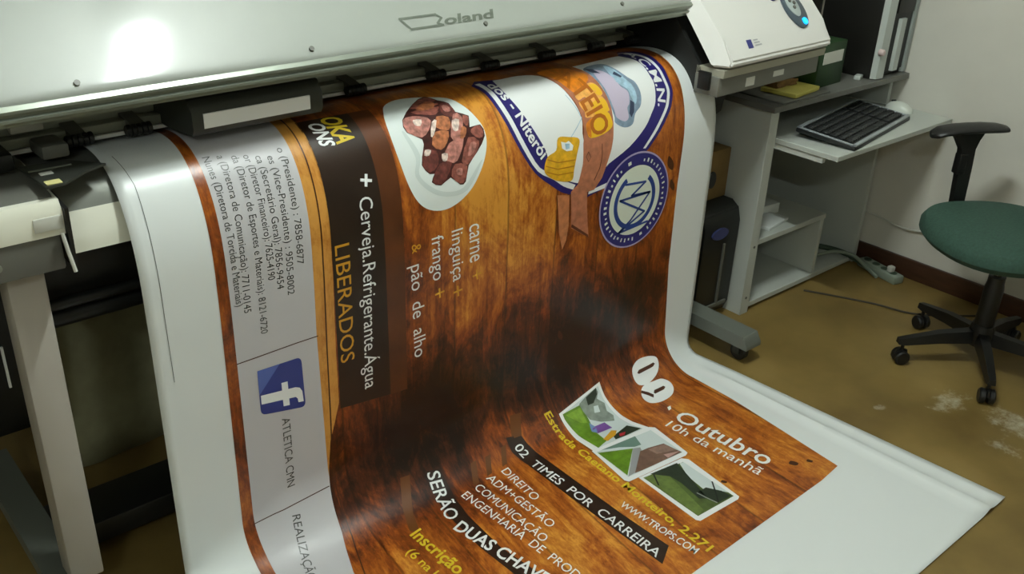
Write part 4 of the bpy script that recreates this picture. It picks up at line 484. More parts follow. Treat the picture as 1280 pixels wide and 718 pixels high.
TEXT=[
('caption_lettering', 'white', 4, 'Cerveja.Refrigerante.Água', 'Cerveja.Refrigerante.Água', [(1.0518, 0.4055), (1.0416, 0.8929)], 0.0336, 0, 0),
('caption_lettering', 'white', 4, '+', '+', [(1.0617, 0.3522), (1.0549, 0.3793)], 0.0315, 0.02, 0),
('caption_lettering', 'gold', 4, 'LIBERADOS', 'LIBERADOS', [(0.9798, 0.4992), (0.9795, 0.7982)], 0.0364, 0, 0),
('title_lettering', 'yellow', 4, 'OKA', 'OKA', [(1.0314, 0.2042), (1.0367, 0.281)], 0.0448, 0.03, 0.3),
('title_lettering', 'white', 4, 'ONS', 'ONS', [(0.9951, 0.2157), (0.9963, 0.2826)], 0.0336, 0.03, 0.3),
('menu_lettering', 'white', 4, 'carne', 'carne', [(1.3549, 0.5422), (1.3586, 0.6443)], 0.0348, 0, 0),
('menu_lettering', 'gold', 4, '+', '+', [(1.3591, 0.671), (1.3623, 0.6988)], 0.0333, 0, 0),
('menu_lettering', 'white', 4, 'linguiça', 'linguiça', [(1.3009, 0.5435), (1.3063, 0.6823)], 0.0348, 0, 0),
('menu_lettering', 'gold', 4, '+', '+', [(1.299, 0.6979), (1.3018, 0.7277)], 0.0333, 0, 0),
('menu_lettering', 'white', 4, 'frango', 'frango', [(1.2412, 0.5449), (1.245, 0.6621)], 0.0348, 0, 0),
('menu_lettering', 'gold', 4, '+', '+', [(1.2425, 0.6875), (1.2449, 0.7146)], 0.0333, 0, 0),
('menu_lettering', 'gold', 4, '&', '&', [(1.1832, 0.5503), (1.1847, 0.5731)], 0.0266, 0, 0),
('menu_lettering', 'white', 4, 'pão  de  alho', 'pão  de  alho', [(1.1796, 0.6029), (1.1881, 0.8583)], 0.0348, 0, 0),
('emblem', 'white', 9, 'dos - Niterói', 'dos - Niterói', [(1.5126, 0.1925), (1.5223, 0.249), (1.5364, 0.3089), (1.5592, 0.3699), (1.5918, 0.4226)], 0.03, 0.022, 0),
('emblem', 'white', 5, 'A.C.M.N.', 'A.C.M.N.', [(2.0583, 0.1477), (2.0576, 0.2163), (2.0594, 0.2601), (2.0573, 0.3058), (2.0451, 0.3568)], 0.03, 0.02, 0),
('emblem', 'goldtxt', 9, 'ATEIO', 'ATEIO', [(1.7224, 0.2184), (1.748, 0.2602), (1.7635, 0.3102), (1.7743, 0.355), (1.7806, 0.3984)], 0.062, 0.02, 0),
('sponsor_lettering', 'ink', 4, 'o (Presidente) : 7858-6877', 'o (Presidente) : 7858-6877', [(0.8971, 0.2617), (0.8859, 0.5174)], 0.0161, 0, 0),
('sponsor_lettering', 'ink', 4, 'es (Vice-Presidente) : 9505-8002', 'es (Vice-Presidente) : 9505-8002', [(0.8691, 0.2753), (0.858, 0.5812)], 0.0161, 0, 0),
('sponsor_lettering', 'ink', 4, 'ca (Secretário Geral): 7856-9454', 'ca (Secretário Geral): 7856-9454', [(0.8443, 0.27), (0.8352, 0.5611)], 0.0161, 0, 0),
('sponsor_lettering', 'ink', 4, 'or (Diretor Financeiro): 7625-4190', 'or (Diretor Financeiro): 7625-4190', [(0.8207, 0.2628), (0.8163, 0.535)], 0.0161, 0, 0),
('sponsor_lettering', 'ink', 4, 'da (Diretor de Esportes e Materiais): 8121-6720', 'da (Diretor de Esportes e Materiais): 8121-6720', [(0.796, 0.2592), (0.7884, 0.6544)], 0.0161, 0, 0),
('sponsor_lettering', 'ink', 4, 'a (Diretora de Comunicação): 7711-0145', 'a (Diretora de Comunicação): 7711-0145', [(0.7678, 0.2527), (0.7554, 0.5932)], 0.0161, 0, 0),
('sponsor_lettering', 'ink', 4, 'Nunes (Diretora de Torcida e Materiais)', 'Nunes (Diretora de Torcida e Materiais)', [(0.7385, 0.2498), (0.7394, 0.5731)], 0.0161, 0, 0),
('sponsor_lettering', 'ink', 4, 'ATLETICA CMN', 'ATLETICA CMN', [(0.8196, 0.8857), (0.8187, 1.0801)], 0.0198, 0, 0),
('sponsor_lettering', 'ink', 4, 'REALIZAÇÃO', 'REALIZAÇÃ', [(0.8145, 1.1518), (0.7848, 1.3006)], 0.0202, 0, 0),
('date_lettering', 'white', 5, 'Outubro', 'Outubro', [(1.9472, 1.3979), (1.9862, 1.7077)], 0.056, 0.012, 0),
('date_lettering', 'white', 5, '10h da manhã', '10h da manhã', [(1.9024, 1.408), (1.9408, 1.7214)], 0.034, 0, 0),
('address_lettering', 'yellow', 5, 'Estrada Caetano Monteiro, 2.271', 'Estrada Caetano Monteiro, 2.271', [(1.6032, 1.1843), (1.636, 1.8276)], 0.025, 0.02, 0),
('address_lettering', 'white', 5, 'WWW.TROPS.COM', 'WWW.TROPS.COM', [(1.5665, 1.5748), (1.6068, 1.8135)], 0.022, 0.01, 0),
('notice_lettering', 'white', 5, '02  TIMES  POR  CARREIRA', '02  TIMES  POR  CARREIRA', [(1.4592, 1.2336), (1.5202, 1.763)], 0.028, 0.006, 0),
('notice_lettering', 'white', 5, 'DIREITO', 'DIREITO', [(1.3809, 1.281), (1.3877, 1.4244)], 0.026, 0, 0),
('notice_lettering', 'white', 5, 'ADM+GESTÃO', 'ADM+GESTÃO', [(1.3291, 1.2799), (1.3621, 1.5268)], 0.026, 0, 0),
('notice_lettering', 'white', 5, 'COMUNICAÇÃO', 'COMUNICAÇÃO', [(1.2816, 1.2901), (1.3165, 1.5544)], 0.026, 0, 0),
('notice_lettering', 'white', 5, 'ENGENHARIA  DE  PRODUÇÃO', 'ENGENHARIA  DE  PRO', [(1.2363, 1.2947), (1.305, 1.6692)], 0.026, 0, 0),
('notice_lettering', 'white', 5, 'SERÃO', 'SERÃO', [(1.185, 1.1946), (1.1577, 1.3487)], 0.036, 0.01, 0),
('notice_lettering', 'white', 5, 'DUAS CHAVES', 'DUAS CHA', [(1.1545, 1.3808), (1.2216, 1.6118)], 0.036, 0.02, 0),
('notice_lettering', 'yellow', 5, 'Inscrição', 'Inscrição', [(1.0521, 1.3342), (1.081, 1.5133)], 0.034, 0.02, 0),
('notice_lettering', 'yellow', 5, '(6 na lateral)', '(6 na l', [(1.0141, 1.3788), (1.0284, 1.4818)], 0.024, 0.01, 0)]
# ---------------------------------------------------------------- the printed vinyl sheet
SHEET_OFF=.0
def nrm(u,v):
    e=.002
    a=Vector(sheet(u+e,v))-Vector(sheet(u-e,v)); b=Vector(sheet(u,v+e))-Vector(sheet(u,max(0,v-e)))
    n=b.cross(a)   # b runs down the sheet, a to the right: faces the viewer / up
    n.normalize(); return n
def on_sheet(u,v,lvl):
    n=nrm(u,v); return Vector(sheet(u,v))+n*(.0005+.00026*lvl)
class Art:
    def __init__(s): s.d={}
    def bm(s,part,m):
        return s.d.setdefault(part,{}).setdefault(m,[])
ART={}
def cut(bm,dv,du):
    if not bm.verts: return
    vs=[v.co.y for v in bm.verts]; us=[v.co.x for v in bm.verts]
    a=math.floor(min(vs)/dv)*dv
    while a<max(vs):
        if a>min(vs): bmesh.ops.bisect_plane(bm,geom=bm.verts[:]+bm.edges[:]+bm.faces[:],plane_co=(0,a,0),plane_no=(0,1,0),dist=1e-6)
        a+=dv
    a=math.floor(min(us)/du)*du
    while a<max(us):
        if a>min(us): bmesh.ops.bisect_plane(bm,geom=bm.verts[:]+bm.edges[:]+bm.faces[:],plane_co=(a,0,0),plane_no=(1,0,0),dist=1e-6)
        a+=du
def emit(part,m,lvl,bm,dv=.0125,du=.025):
    cut(bm,dv,du)
    D=ART.setdefault(part,dict(v=[],f=[],m=[],uv=[]))
    if m not in D['m']: D['m'].append(m)
    mi=D['m'].index(m); base=len(D['v'])
    bm.verts.index_update()
    for v in bm.verts:
        D['v'].append(on_sheet(v.co.x,max(.0,v.co.y),lvl)); D['uv'].append((v.co.x,v.co.y))
    for f in bm.faces: D['f'].append(([base+x.index for x in f.verts],mi))
    bm.free()
DV,DU=.0125,.025
def do_poly(part,m,lvl,pts,dv=DV,du=DU):
    bm=bmesh.new(); vs=[bm.verts.new((u,v,0)) for u,v in pts]
    # ear clipping through tessellation keeps concave outlines right
    from mathutils.geometry import tessellate_polygon
    for t in tessellate_polygon([[Vector((u,v,0)) for u,v in pts]]):
        try: bm.faces.new([vs[i] for i in t])
        except ValueError: pass
    emit(part,m,lvl,bm,dv,du)
def do_line(part,m,lvl,w,pts):
    bm=bmesh.new(); n=len(pts)
    P=[Vector((u,v,0)) for u,v in pts]; row=[]
    for i,p in enumerate(P):
        d=(P[min(i+1,n-1)]-P[max(i-1,0)]).normalized(); q=Vector((-d.y,d.x,0))*w/2
        if i in (0,n-1): p=p+d*(w*.3 if i else -w*.3)
        row.append((bm.verts.new(p+q),bm.verts.new(p-q)))
    for a,b in zip(row,row[1:]):
        bm.faces.new((a[0],a[1],b[1],b[0]))
    emit(part,m,lvl,bm)
def text_mesh(s,bold,shear):
    c=bpy.data.curves.new('t','FONT'); c.body=s; c.size=1; c.resolution_u=3; c.offset=bold; c.shear=shear
    o=bpy.data.objects.new('t',c); COL.objects.link(o)
    dg=bpy.context.evaluated_depsgraph_get(); me=bpy.data.meshes.new_from_object(o.evaluated_get(dg))
    bpy.data.objects.remove(o); bpy.data.curves.remove(c)
    return me
def text_bm(s,bold,shear):
    me=text_mesh(s,bold,shear); bm=bmesh.new(); bm.from_mesh(me); bpy.data.meshes.remove(me); return bm
def bounds(bm): return min(v.co.x for v in bm.verts),max(v.co.x for v in bm.verts),max(v.co.y for v in bm.verts)
CAPH=None
def do_text(part,m,lvl,s,ref,path,h,bold,shear):
    global CAPH
    if CAPH is None:
        b=text_bm('H',0,0); CAPH=bounds(b)[2]; b.free()
    rb=text_bm(ref,bold,shear); x0,x1,_=bounds(rb); rb.free()
    bm=text_bm(s,bold,shear)
    hh=CAPH if any(c.isupper() or c.isdigit() or c in 'f&+lbdtf' for c in s) else CAPH*.76
    if s=='+': hh=CAPH*.8
    Q=[Vector(path[0])]+[Vector(p) for p in path]+[Vector(path[-1])]; C=[]
    for i in range(1,len(Q)-2):
        for k in range(8):
            t=k/8; C.append(.5*(2*Q[i]+(Q[i+1]-Q[i-1])*t+(2*Q[i-1]-5*Q[i]+4*Q[i+1]-Q[i+2])*t*t+(3*Q[i]-Q[i-1]-3*Q[i+1]+Q[i+2])*t**3))
    C.append(Q[-1])
    if len(path)==2: C=[Q[0],Q[-1]]
    S=[0.]
    for a,b in zip(C,C[1:]): S.append(S[-1]+(b-a).length)
    L=S[-1]; sx=L/(x1-x0); sy=h/hh
    for v in bm.verts:
        a,b=(v.co.x-x0)*sx,v.co.y*sy
        i=0
        while i<len(C)-2 and a>S[i+1]: i+=1
        d=(C[i+1]-C[i]).normalized()
        if len(C)>2:   # blend directions so letters bend smoothly
            f=min(1,max(0,(a-S[i])/(S[i+1]-S[i]))); dp=(C[i]-C[i-1]).normalized() if i else d; dn=(C[i+2]-C[i+1]).normalized() if i+2<len(C) else d
            dd=((d+dp)*(1-f)+(d+dn)*f).normalized()
        else: dd=d
        q=Vector((dd.y,-dd.x))
        w=C[i]+d*(a-S[i])+q*b; v.co=(w.x,w.y,0)
    emit(part,m,lvl,bm)
def build_sheet():
    us=[U0]+[DU*k for k in range(int(U0/DU)+1,int(U1/DU)+1)]+[U1]
    us=sorted(set(us+[2.21,2.222,2.235,2.248,2.26,2.27,2.28]))
    nv=int(min(v_end(u) for u in us)/DV); vs=[];fs=[]
    for i,u in enumerate(us):
        for j in range(nv): vs.append(Vector(sheet(u,DV*j)))
        vs.append(Vector(sheet(u,v_end(u))))
    n=nv+1
    for i in range(len(us)-1):
        for j in range(nv): fs.append([i*n+j,i*n+j+1,(i+1)*n+j+1,(i+1)*n+j])
    b=MB(); b._add(vs,fs,True)
    root=b.build('printed_banner','vinyl')
    tag(root,'wide white vinyl banner with a wooden board print hanging from printer to floor','banner')
    md=root.modifiers.new('thick','SOLIDIFY'); md.thickness=.0007; md.offset=-1
    return root
BANNER=build_sheet()
for p in POLY:
    do_poly(*p)
for p in LINE: do_line(*p)
for k,p in enumerate(TEXT): do_text(p[0] if p[0]=='emblem' else (p[0],k),*p[1:])
PARTLABEL=dict(wood_print='brown wooden board artwork',sponsor_panel='pale grey printed panel with orange wood edging',meat_plate_picture='picture of grilled meat on a white plate',emblem='navy and white ribbon emblem with a wooden post',round_seal='round navy and white seal with a zigzag monogram',
 blue_f_tile='blue square tile with a white letter f',park_photograph='small framed photograph of a lawn with people',roof_photograph='small framed photograph of a roof and path',field_photograph='small framed photograph of a dark green field',
 caption_lettering='white and gold drinks caption',menu_lettering='white and gold food list',date_lettering='large white date lettering',address_lettering='yellow and white address lettering',notice_lettering='white and yellow notice lettering',sponsor_lettering='small grey lettering on the pale panel',
 title_lettering='yellow and white title letters at the printer slot',caption_box='dark translucent caption box',shadow_band='dark bands behind the lettering',crop_mark='thin grey line on the white margin')
for part,D in ART.items():
    if isinstance(part,tuple): part=part[0]
    me=bpy.data.meshes.new(part); me.from_pydata([tuple(v) for v in D['v']],[],[f for f,_ in D['f']])
    for m in D['m']: me.materials.append(MATS[m])
    me.polygons.foreach_set('material_index',[mi for _,mi in D['f']])
    me.polygons.foreach_set('use_smooth',[True]*len(D['f']))
    uvl=me.uv_layers.new(name='UVMap')
    for lp in me.loops: uvl.data[lp.index].uv=D['uv'][lp.vertex_index]
    bm=bmesh.new(); bm.from_mesh(me)
    bm.normal_update()
    for f in bm.faces:
        c=f.calc_center_median()
        if f.normal.dot(Vector((-.2,-1.,1.)))<0: f.normal_flip()
    bm.to_mesh(me); bm.free()
    o=bpy.data.objects.new(part,me); COL.objects.link(o); o.parent=BANNER
    if part in PARTLABEL: o['label']=PARTLABEL[part]

# ---------------------------------------------------------------- the wide format printer
mat('cover_plastic',(152,156,148),.42,spec=.35,coat=.9,noise=.012,nscale=14); mat('casing_white',(232,231,214),.32); mat('casing_grey',(96,96,88),.45); mat('dark_metal',(58,60,54),.42,metal=.3)
mat('beam_metal',(150,154,138),.42,metal=.15,noise=.06,nscale=30); mat('rail_metal',(136,142,130),.30,metal=.5); mat('black_plastic',(22,23,21),.42); mat('shadow_black',(20,21,18),.6); mat('platen_metal',(120,122,114),.36,metal=.4)
mat('stand_grey',(176,170,160),.42); mat('foot_grey',(98,102,94),.45); mat('beige_lip',(168,166,148),.45); mat('body_grey',(112,112,104),.5); mat('strip_white',(246,247,245),.35); mat('sticker_cream',(226,218,150),.5); mat('sticker_white',(206,206,196),.5); mat('panel_white',(226,224,218),.38)
mat('logo_grey',(92,98,86),.5); mat('led_blue',(20,150,220),.3,emit=2.2); mat('dial_grey',(70,82,92),.35); mat('dial_face',(176,186,184),.4); mat('badge_blue',(52,56,128),.4); mat('badge_grey',(176,176,176),.5); mat('caster_black',(26,27,26),.5)
PIV=Vector((.4,1.75,0)); ANG=R(2.0)
def yawed(p):
    p=Vector(p)-PIV; c,s=math.cos(ANG),math.sin(ANG)
    return Vector((p.x*c-p.y*s,p.x*s+p.y*c,p.z))+PIV
PRN=empty('wide_format_printer',(1.3,1.95,0),'long grey and white floor-standing large format printer feeding out the banner','printer')
# cover with its front edge rail
CV=[(1.714,1.128),(1.721,1.142),(1.762,1.188),(1.812,1.242),(1.862,1.294),(1.93,1.362),(2.03,1.450),(2.12,1.495),(2.30,1.500)]
def spl(P,k=6):
    out=[]; Q=[P[0]]+P+[P[-1]]
    for i in range(1,len(Q)-2):
        for j in range(k):
            t=j/k; out.append(tuple(.5*(2*Q[i][a]+(Q[i+1][a]-Q[i-1][a])*t+(2*Q[i-1][a]-5*Q[i][a]+4*Q[i+1][a]-Q[i+2][a])*t*t+(3*Q[i][a]-Q[i-1][a]-3*Q[i+1][a]+Q[i+2][a])*t**3) for a in (0,1)))
    return out+[P[-1]]
CVS=spl(CV)
XA,XB=-.25,2.235
inner=[(y+.012,z-.012) for y,z in CVS][::-1]
cov=MB(yawed).prism(CVS+inner,XA,XB,'x',True).build('cover','cover_plastic',PRN); cov['label']='glossy pale cover'
def cover_pt(x,s):
    for a,b in zip(CVS,CVS[1:]):
        L=math.hypot(b[0]-a[0],b[1]-a[1])
        if s<=L or b==CVS[-1]:
            t=s/L; ny,nz=-(b[1]-a[1])/L,(b[0]-a[0])/L
            return Vector((x,a[0]+t*(b[0]-a[0])+ny*.0012,a[1]+t*(b[1]-a[1])+nz*.0012))
        s-=L
# brand lettering on the cover
def cover_logo():
    b=MB(yawed); 
    def stroke(pts,w):
        P=[Vector((x,s,0)) for x,s in pts]
        for p,q in zip(P,P[1:]):
            d=(q-p).normalized(); n=Vector((-d.y,d.x,0))*w/2; p=p-d*w*.4; q=q+d*w*.4
            b._add([cover_pt(v.x,v.y) for v in (p+n,p-n,q-n,q+n)],[[0,1,2,3]])
    x0=1.222; s0=.034
    stroke([(x0+.018,s0),(x0,s0+.028),(x0+.10,s0+.028),(x0+.112,s0+.018),(x0+.095,s0+.006),(x0+.108,s0),(x0+.018,s0)],.0055)
    me=text_mesh('oland',.03,.2); t=bmesh.new(); t.from_mesh(me); bpy.data.meshes.remove(me)
    xa,xb,_=bounds(t); 
    for v in t.verts: v.co=cover_pt(x0+.115+(v.co.x-xa)/(xb-xa)*.155,s0+v.co.y*.032)
    b.merge(t)
    return b.build('logo','logo_grey',cov)
cover_logo()['label']='grey embossed brand lettering'
for x in (.51,.98,1.45,1.93):
    p=cover_pt(x,.022); n=Vector((0,-.75,.65))
    MB(yawed).tube([p-n*.002,p+n*.003],.0055,10).build('cover_screw','casing_grey',cov)
rail=MB(yawed).prism([(1.712,1.128),(1.705,1.121),(1.705,1.116),(1.712,1.114),(1.712,1.108),(1.704,1.106),(1.704,1.101),(1.712,1.099),(1.712,1.092),(1.74,1.090),(1.76,1.128)],XA,XB).build('front_rail','rail_metal',PRN)
# head beam behind the opening, with its slots and screws
bm_=MB(yawed).box(XA,2.25,1.935,1.99,1.005,1.16).box(XA,2.25,1.922,1.936,1.062,1.075,.002).box(XA,2.25,1.905,1.936,.992,1.012,.003)
beam=bm_.build('head_beam','beam_metal',PRN)
for i in range(14):
    x=.36+i*.14; MB(yawed).tube([(x,1.936,1.046+.004*(i%2)),(x,1.931,1.046+.004*(i%2))],.006,8).build('beam_screw','dark_metal',beam)
MB(yawed).box(.44,.50,1.917,1.934,1.018,1.032,.002).build('beam_sticker','sticker_white',beam)
MB(yawed).box(.38,.405,1.86,1.915,.988,1.018,.004).build('cream_clip','sticker_white',beam)
# upper body behind cover, lower body, platen and apron
MB(yawed).prism([(2.0,.80),(2.45,.80),(2.45,1.30),(2.28,1.39),(2.0,1.34)],XA,2.25).build('rear_body','casing_grey',PRN)
AP=spl([(2.02,.942),(1.97,.955),(1.92,.966),(1.87,.970),(1.82,.963),(1.785,.945),(1.757,.908),(1.738,.868),(1.732,.835)],5)
top=[p for p in AP if p[1]>.906 or p[0]>1.86]; fr=[p for p in AP if not (p[1]>.906 or p[0]>1.86)]
k=len(top)
MB().prism(top+[(top[-1][0]+.012,top[-1][1]-.008),(1.87,.952),(2.02,.925)],.43,2.30,'x',True).build('platen','platen_metal',PRN)
a_=[top[-1]]+fr
MB().prism(a_+[(1.75,.828),(1.80,.90),(top[-1][0]+.014,top[-1][1]-.006)],.432,2.30,'x',True).build('front_apron','casing_white',PRN)
MB(yawed).box(.40,2.12,1.896,1.905,.985,.993,.001).build('slot_glint','strip_white',PRN)  # white strip stands in for light reflecting along the platen slot
low=MB().prism([(1.80,.90),(1.765,.83),(1.775,.78),(1.90,.66),(2.02,.62),(2.3,.66),(2.3,.93)],.40,2.42).build('lower_body','shadow_black',PRN)
MB().tube([(.40,1.86,.655),(2.42,1.86,.655)],.022,14).build('take_up_bar','black_plastic',PRN)
MB().tube([(.40,1.82,.70),(2.42,1.82,.70)],.012,12).build('guide_bar','black_plastic',PRN)
# pinch rollers on the beam
prx=[.548,.665,1.185,1.425,1.605,1.812,2.01,2.17]
def pinch(x,first=False):
    m=MB(yawed)
    for q in range(5): m.lathe([(.011,x-.025+q*.0105),(.0125,x-.022+q*.0105),(.0125,x-.017+q*.0105),(.010,x-.0155+q*.0105)],(0,1.878,.998),'x',14)
    r=m.build('pinch_roller','black_plastic',PRN)
    MB(yawed).prism([(1.872,1.006),(1.885,1.012),(1.935,1.020),(1.935,1.008),(1.89,.996)],x-.014,x+.014).build('roller_arm','casing_grey',r)
    if first: MB(yawed).box(x-.085,x-.035,1.83,1.90,.985,1.012,.006).build('roller_block','casing_grey',r)
for i,x in enumerate(prx): pinch(x,i==0)
# print head carriage with its white label
car=MB(yawed).prism([(1.765,1.000),(1.757,1.012),(1.757,1.046),(1.775,1.07),(1.935,1.085),(1.935,.992),(1.85,.992)],.725,1.02).build('print_carriage','dark_metal',PRN)
MB(yawed).prism([(1.7545,1.014),(1.7545,1.043),(1.758,1.044),(1.758,1.013)],.748,.988).build('carriage_label','strip_white',car)
# left end casing
lc=MB().prism([(1.68,.900),(1.677,.942),(1.690,.962),(1.90,.975),(1.90,.900)],-.25,.436).build('end_casing','casing_white',PRN)
MB().prism([(1.700,.961),(1.708,.967),(1.92,.984),(1.92,.974)],-.25,.43).build('end_casing_top','casing_grey',lc)
MB().box(-.25,.428,1.684,1.90,.832,.900,.004).build('end_casing_base','casing_grey',lc)
MB().prism([(1.672,.835),(1.668,.950),(1.750,.957),(1.750,.835)],.437,.444).build('side_gasket','black_plastic',lc)
MB().box(.385,.434,1.6755,1.68,.912,.938,.002).build('finger_recess','sticker_white',lc)
t=MB().lathe([(.007,1.684),(.007,1.680),(.004,1.678)],(.318,0,.862),'y',12); t.build('casing_screw','rail_metal',lc)
MB().tube([(.428,1.672,.905),(.431,1.666,.87),(.436,1.662,.832)],.0035,8).build('pull_strap','sticker_white',PRN)
# sheet clamp plate with stickers at the left edge of the platen
cp=MB()._add  # plate outline measured on the platen top
pl=MB(); o=[(.411,1.818),(.493,1.812),(.545,1.752),(.500,1.730),(.454,1.690),(.42,1.686)]
pl.prism(o,.984,.988,'z'); plate=pl.build('sheet_clamp','dark_metal',PRN)
MB().box(.424,.450,1.694,1.714,.988,.9895).build('cream_sticker','sticker_cream',plate)
MB().box(.430,.452,1.748,1.762,.988,.9895).build('white_sticker','sticker_white',plate)
MB().box(.418,.492,1.776,1.780,.988,.990).build('clamp_trim','rail_metal',plate)
MB().box(.20,.405,1.80,1.90,.986,1.02,.008).build('end_bracket','black_plastic',PRN)
# control box at the right end
CB0,CB1=2.19,2.745
prof=[(1.615,.968),(1.612,.985),(1.655,1.045),(1.76,1.150),(1.85,1.215),(1.86,1.180),(1.775,1.115),(1.70,1.03),(1.665,.968)]
YC=-.065
prof=[(y+YC+.005,z) for y,z in prof]
cb=MB(yawed); n=len(prof)
# left side is bevelled back
vs=[(CB0+.0+ (.030 if i in (0,1,2,3,4) else 0.),y,z) for i,(y,z) in enumerate(prof)]+[(CB1,y,z) for y,z in prof]
cb._add(vs,[[i,(i+1)%n,n+(i+1)%n,n+i] for i in range(n)]+[list(range(n))[::-1],[n+i for i in range(n)]])
bmesh.ops.bevel(cb.bm,geom=cb.bm.edges[:],offset=.006,segments=2,affect='EDGES')
ctl=cb.build('control_box','panel_white',PRN)
def ctl_pt(x,s,off=.001):
    P=[(y,z) for y,z in prof[1:5]]
    for a,b in zip(P,P[1:]):
        L=math.hypot(b[0]-a[0],b[1]-a[1])
        if s<=L or b==P[-1]:
            t=s/L; return (x,a[0]+t*(b[0]-a[0])-(b[1]-a[1])/L*off,a[1]+t*(b[1]-a[1])+(b[0]-a[0])/L*off)
        s-=L
def ctl_disc(name,x,s,rx,rs,m,off,th=.004,tilt=0.,parent=ctl,n=36):
    b=MB(yawed); ct,st=math.cos(tilt),math.sin(tilt)
    def q(k,o,f=1.): 
        a=2*math.pi*k/n; dx,ds=rx*f*math.cos(a),rs*f*math.sin(a); return ctl_pt(x+dx*ct-ds*st,s+dx*st+ds*ct,o)
    vs=[q(k,0) for k in range(n)]+[q(k,off+th*.7) for k in range(n)]+[q(k,off+th,.93) for k in range(n)]
    fs=[[k,(k+1)%n,n+(k+1)%n,n+k] for k in range(n)]+[[n+k,n+(k+1)%n,2*n+(k+1)%n,2*n+k] for k in range(n)]+[[2*n+k for k in range(n)]]
    b._add(vs,fs,True); return b.build(name,m,parent)
dial=ctl_disc('control_dial',2.622,.125,.048,.068,'dial_grey',.001,.006)
ctl_disc('dial_face',2.616,.137,.027,.043,'dial_face',.006,.004,parent=dial)
ctl_disc('power_light',2.632,.076,.011,.011,'led_blue',.006,.005,parent=dial)
for (x,s_) in ((2.608,.150),(2.624,.140),(2.614,.125)): ctl_disc('dial_button',x,s_,.006,.006,'casing_grey',.010,.003,parent=dial)
ctl_disc('side_button',2.555,.178,.022,.014,'badge_blue',.001,.004,tilt=.4)
b=MB(yawed); b._add([ctl_pt(x,s) for x,s in ((2.318,.030),(2.342,.030),(2.342,.056),(2.318,.056))],[[0,1,2,3]]); b.build('blue_badge','badge_blue',ctl)
b=MB(yawed)
for i in range(3): b._add([ctl_pt(x,s) for x,s in ((2.352,.034+i*.008),(2.385-.006*i,.034+i*.008),(2.385-.006*i,.038+i*.008),(2.352,.038+i*.008))],[[0,1,2,3]])
b.build('badge_lines','badge_grey',ctl)
MB(yawed).prism([(1.565,.940),(1.562,.962),(1.66,.962),(1.66,.940)],2.205,2.735).build('control_lip','beige_lip',PRN)
rb=MB(yawed).box(2.20,2.725,1.575,1.66,.884,.942,.004).build('end_body','body_grey',PRN)
MB(yawed).box(2.335,2.378,1.5735,1.576,.896,.922).build('warning_sticker','sticker_white',rb)
MB(yawed).box(2.475,2.53,1.5735,1.576,.905,.922).build('notice_sticker','sticker_white',rb)
MB(yawed).box(2.187,2.20,1.60,1.64,.90,.952,.003).build('end_bracket','black_plastic',PRN)
MB(yawed).prism([(1.645,.89),(1.645,.955),(1.79,1.12),(1.87,1.175),(2.2,1.19),(2.2,.89)],2.205,2.735).build('control_core','shadow_black',PRN)
# stand: legs, feet with casters, cross beam
def leg(x0,x1,y0,y1): return MB().box(x0,x1,y0,y1,.10,.84,.004).build('stand_leg','stand_grey',PRN)
leg(.335,.400,1.73,1.80); leg(2.355,2.42,1.93,2.0)
def foot(x0,x1,ya,yb,cast):
    f=MB().prism([(ya,.075),(ya+.02,.105),(yb-.02,.105),(yb,.075),(yb,.062),(ya,.062)],x0,x1).build('stand_foot','foot_grey',PRN)
    for y in cast:
        xm=(x0+x1)/2
        c=MB(); c.lathe([(.0,-.014),(.026,-.013),(.030,-.009),(.030,.009),(.026,.013),(.0,.014)],(xm,y,.0305),'x',20); c=c.build('caster','caster_black',f)
        MB().prism([(xm-.022,.066),(xm+.022,.066),(xm+.022,.026),(xm+.016,.026),(xm+.016,.062),(xm-.016,.062),(xm-.016,.026),(xm-.022,.026)],y-.012,y+.012,'y').build('caster_fork','dark_metal',c)
foot(.295,.365,1.40,2.33,(1.45,2.28)); foot(2.352,2.428,1.50,2.33,(1.55,2.28))
MB().box(.365,2.39,1.90,2.04,.035,.095,.006).build('cross_beam','black_plastic',PRN)
# black roll holder behind the left leg
rh=MB().prism([(2.02,.80),(2.02,.36),(2.06,.30),(2.12,.30),(2.12,.80)],.24,.405).build('roll_holder','black_plastic',PRN)
MB().box(.352,.357,2.014,2.021,.44,.54).build('holder_trim','strip_white',rh)

# dark cloth behind the printer
mat('dark_cloth',(156,152,118),.85,noise=.12,nscale=18)
def cloth():
    b=MB(); nx=60; vs=[]
    zs=[.012,.1,.25,.45,.65,.88]
    for z in zs:
        for i in range(nx+1):
            x=.44+i*(1.86/nx); vs.append((x,2.362+.008*math.sin(x*19)+.004*math.sin(x*43+z*5)-.11*(1-min(1,z/.88))**1.2,z))
    n=nx+1
    b._add(vs,[[j*n+i,j*n+i+1,(j+1)*n+i+1,(j+1)*n+i] for j in range(len(zs)-1) for i in range(nx)],True)
    o=b.build('media_cloth','dark_cloth',PRN); o['label']='dark olive cloth hanging at the back of the printer'
    md=o.modifiers.new('t','SOLIDIFY'); md.thickness=.003
cloth()

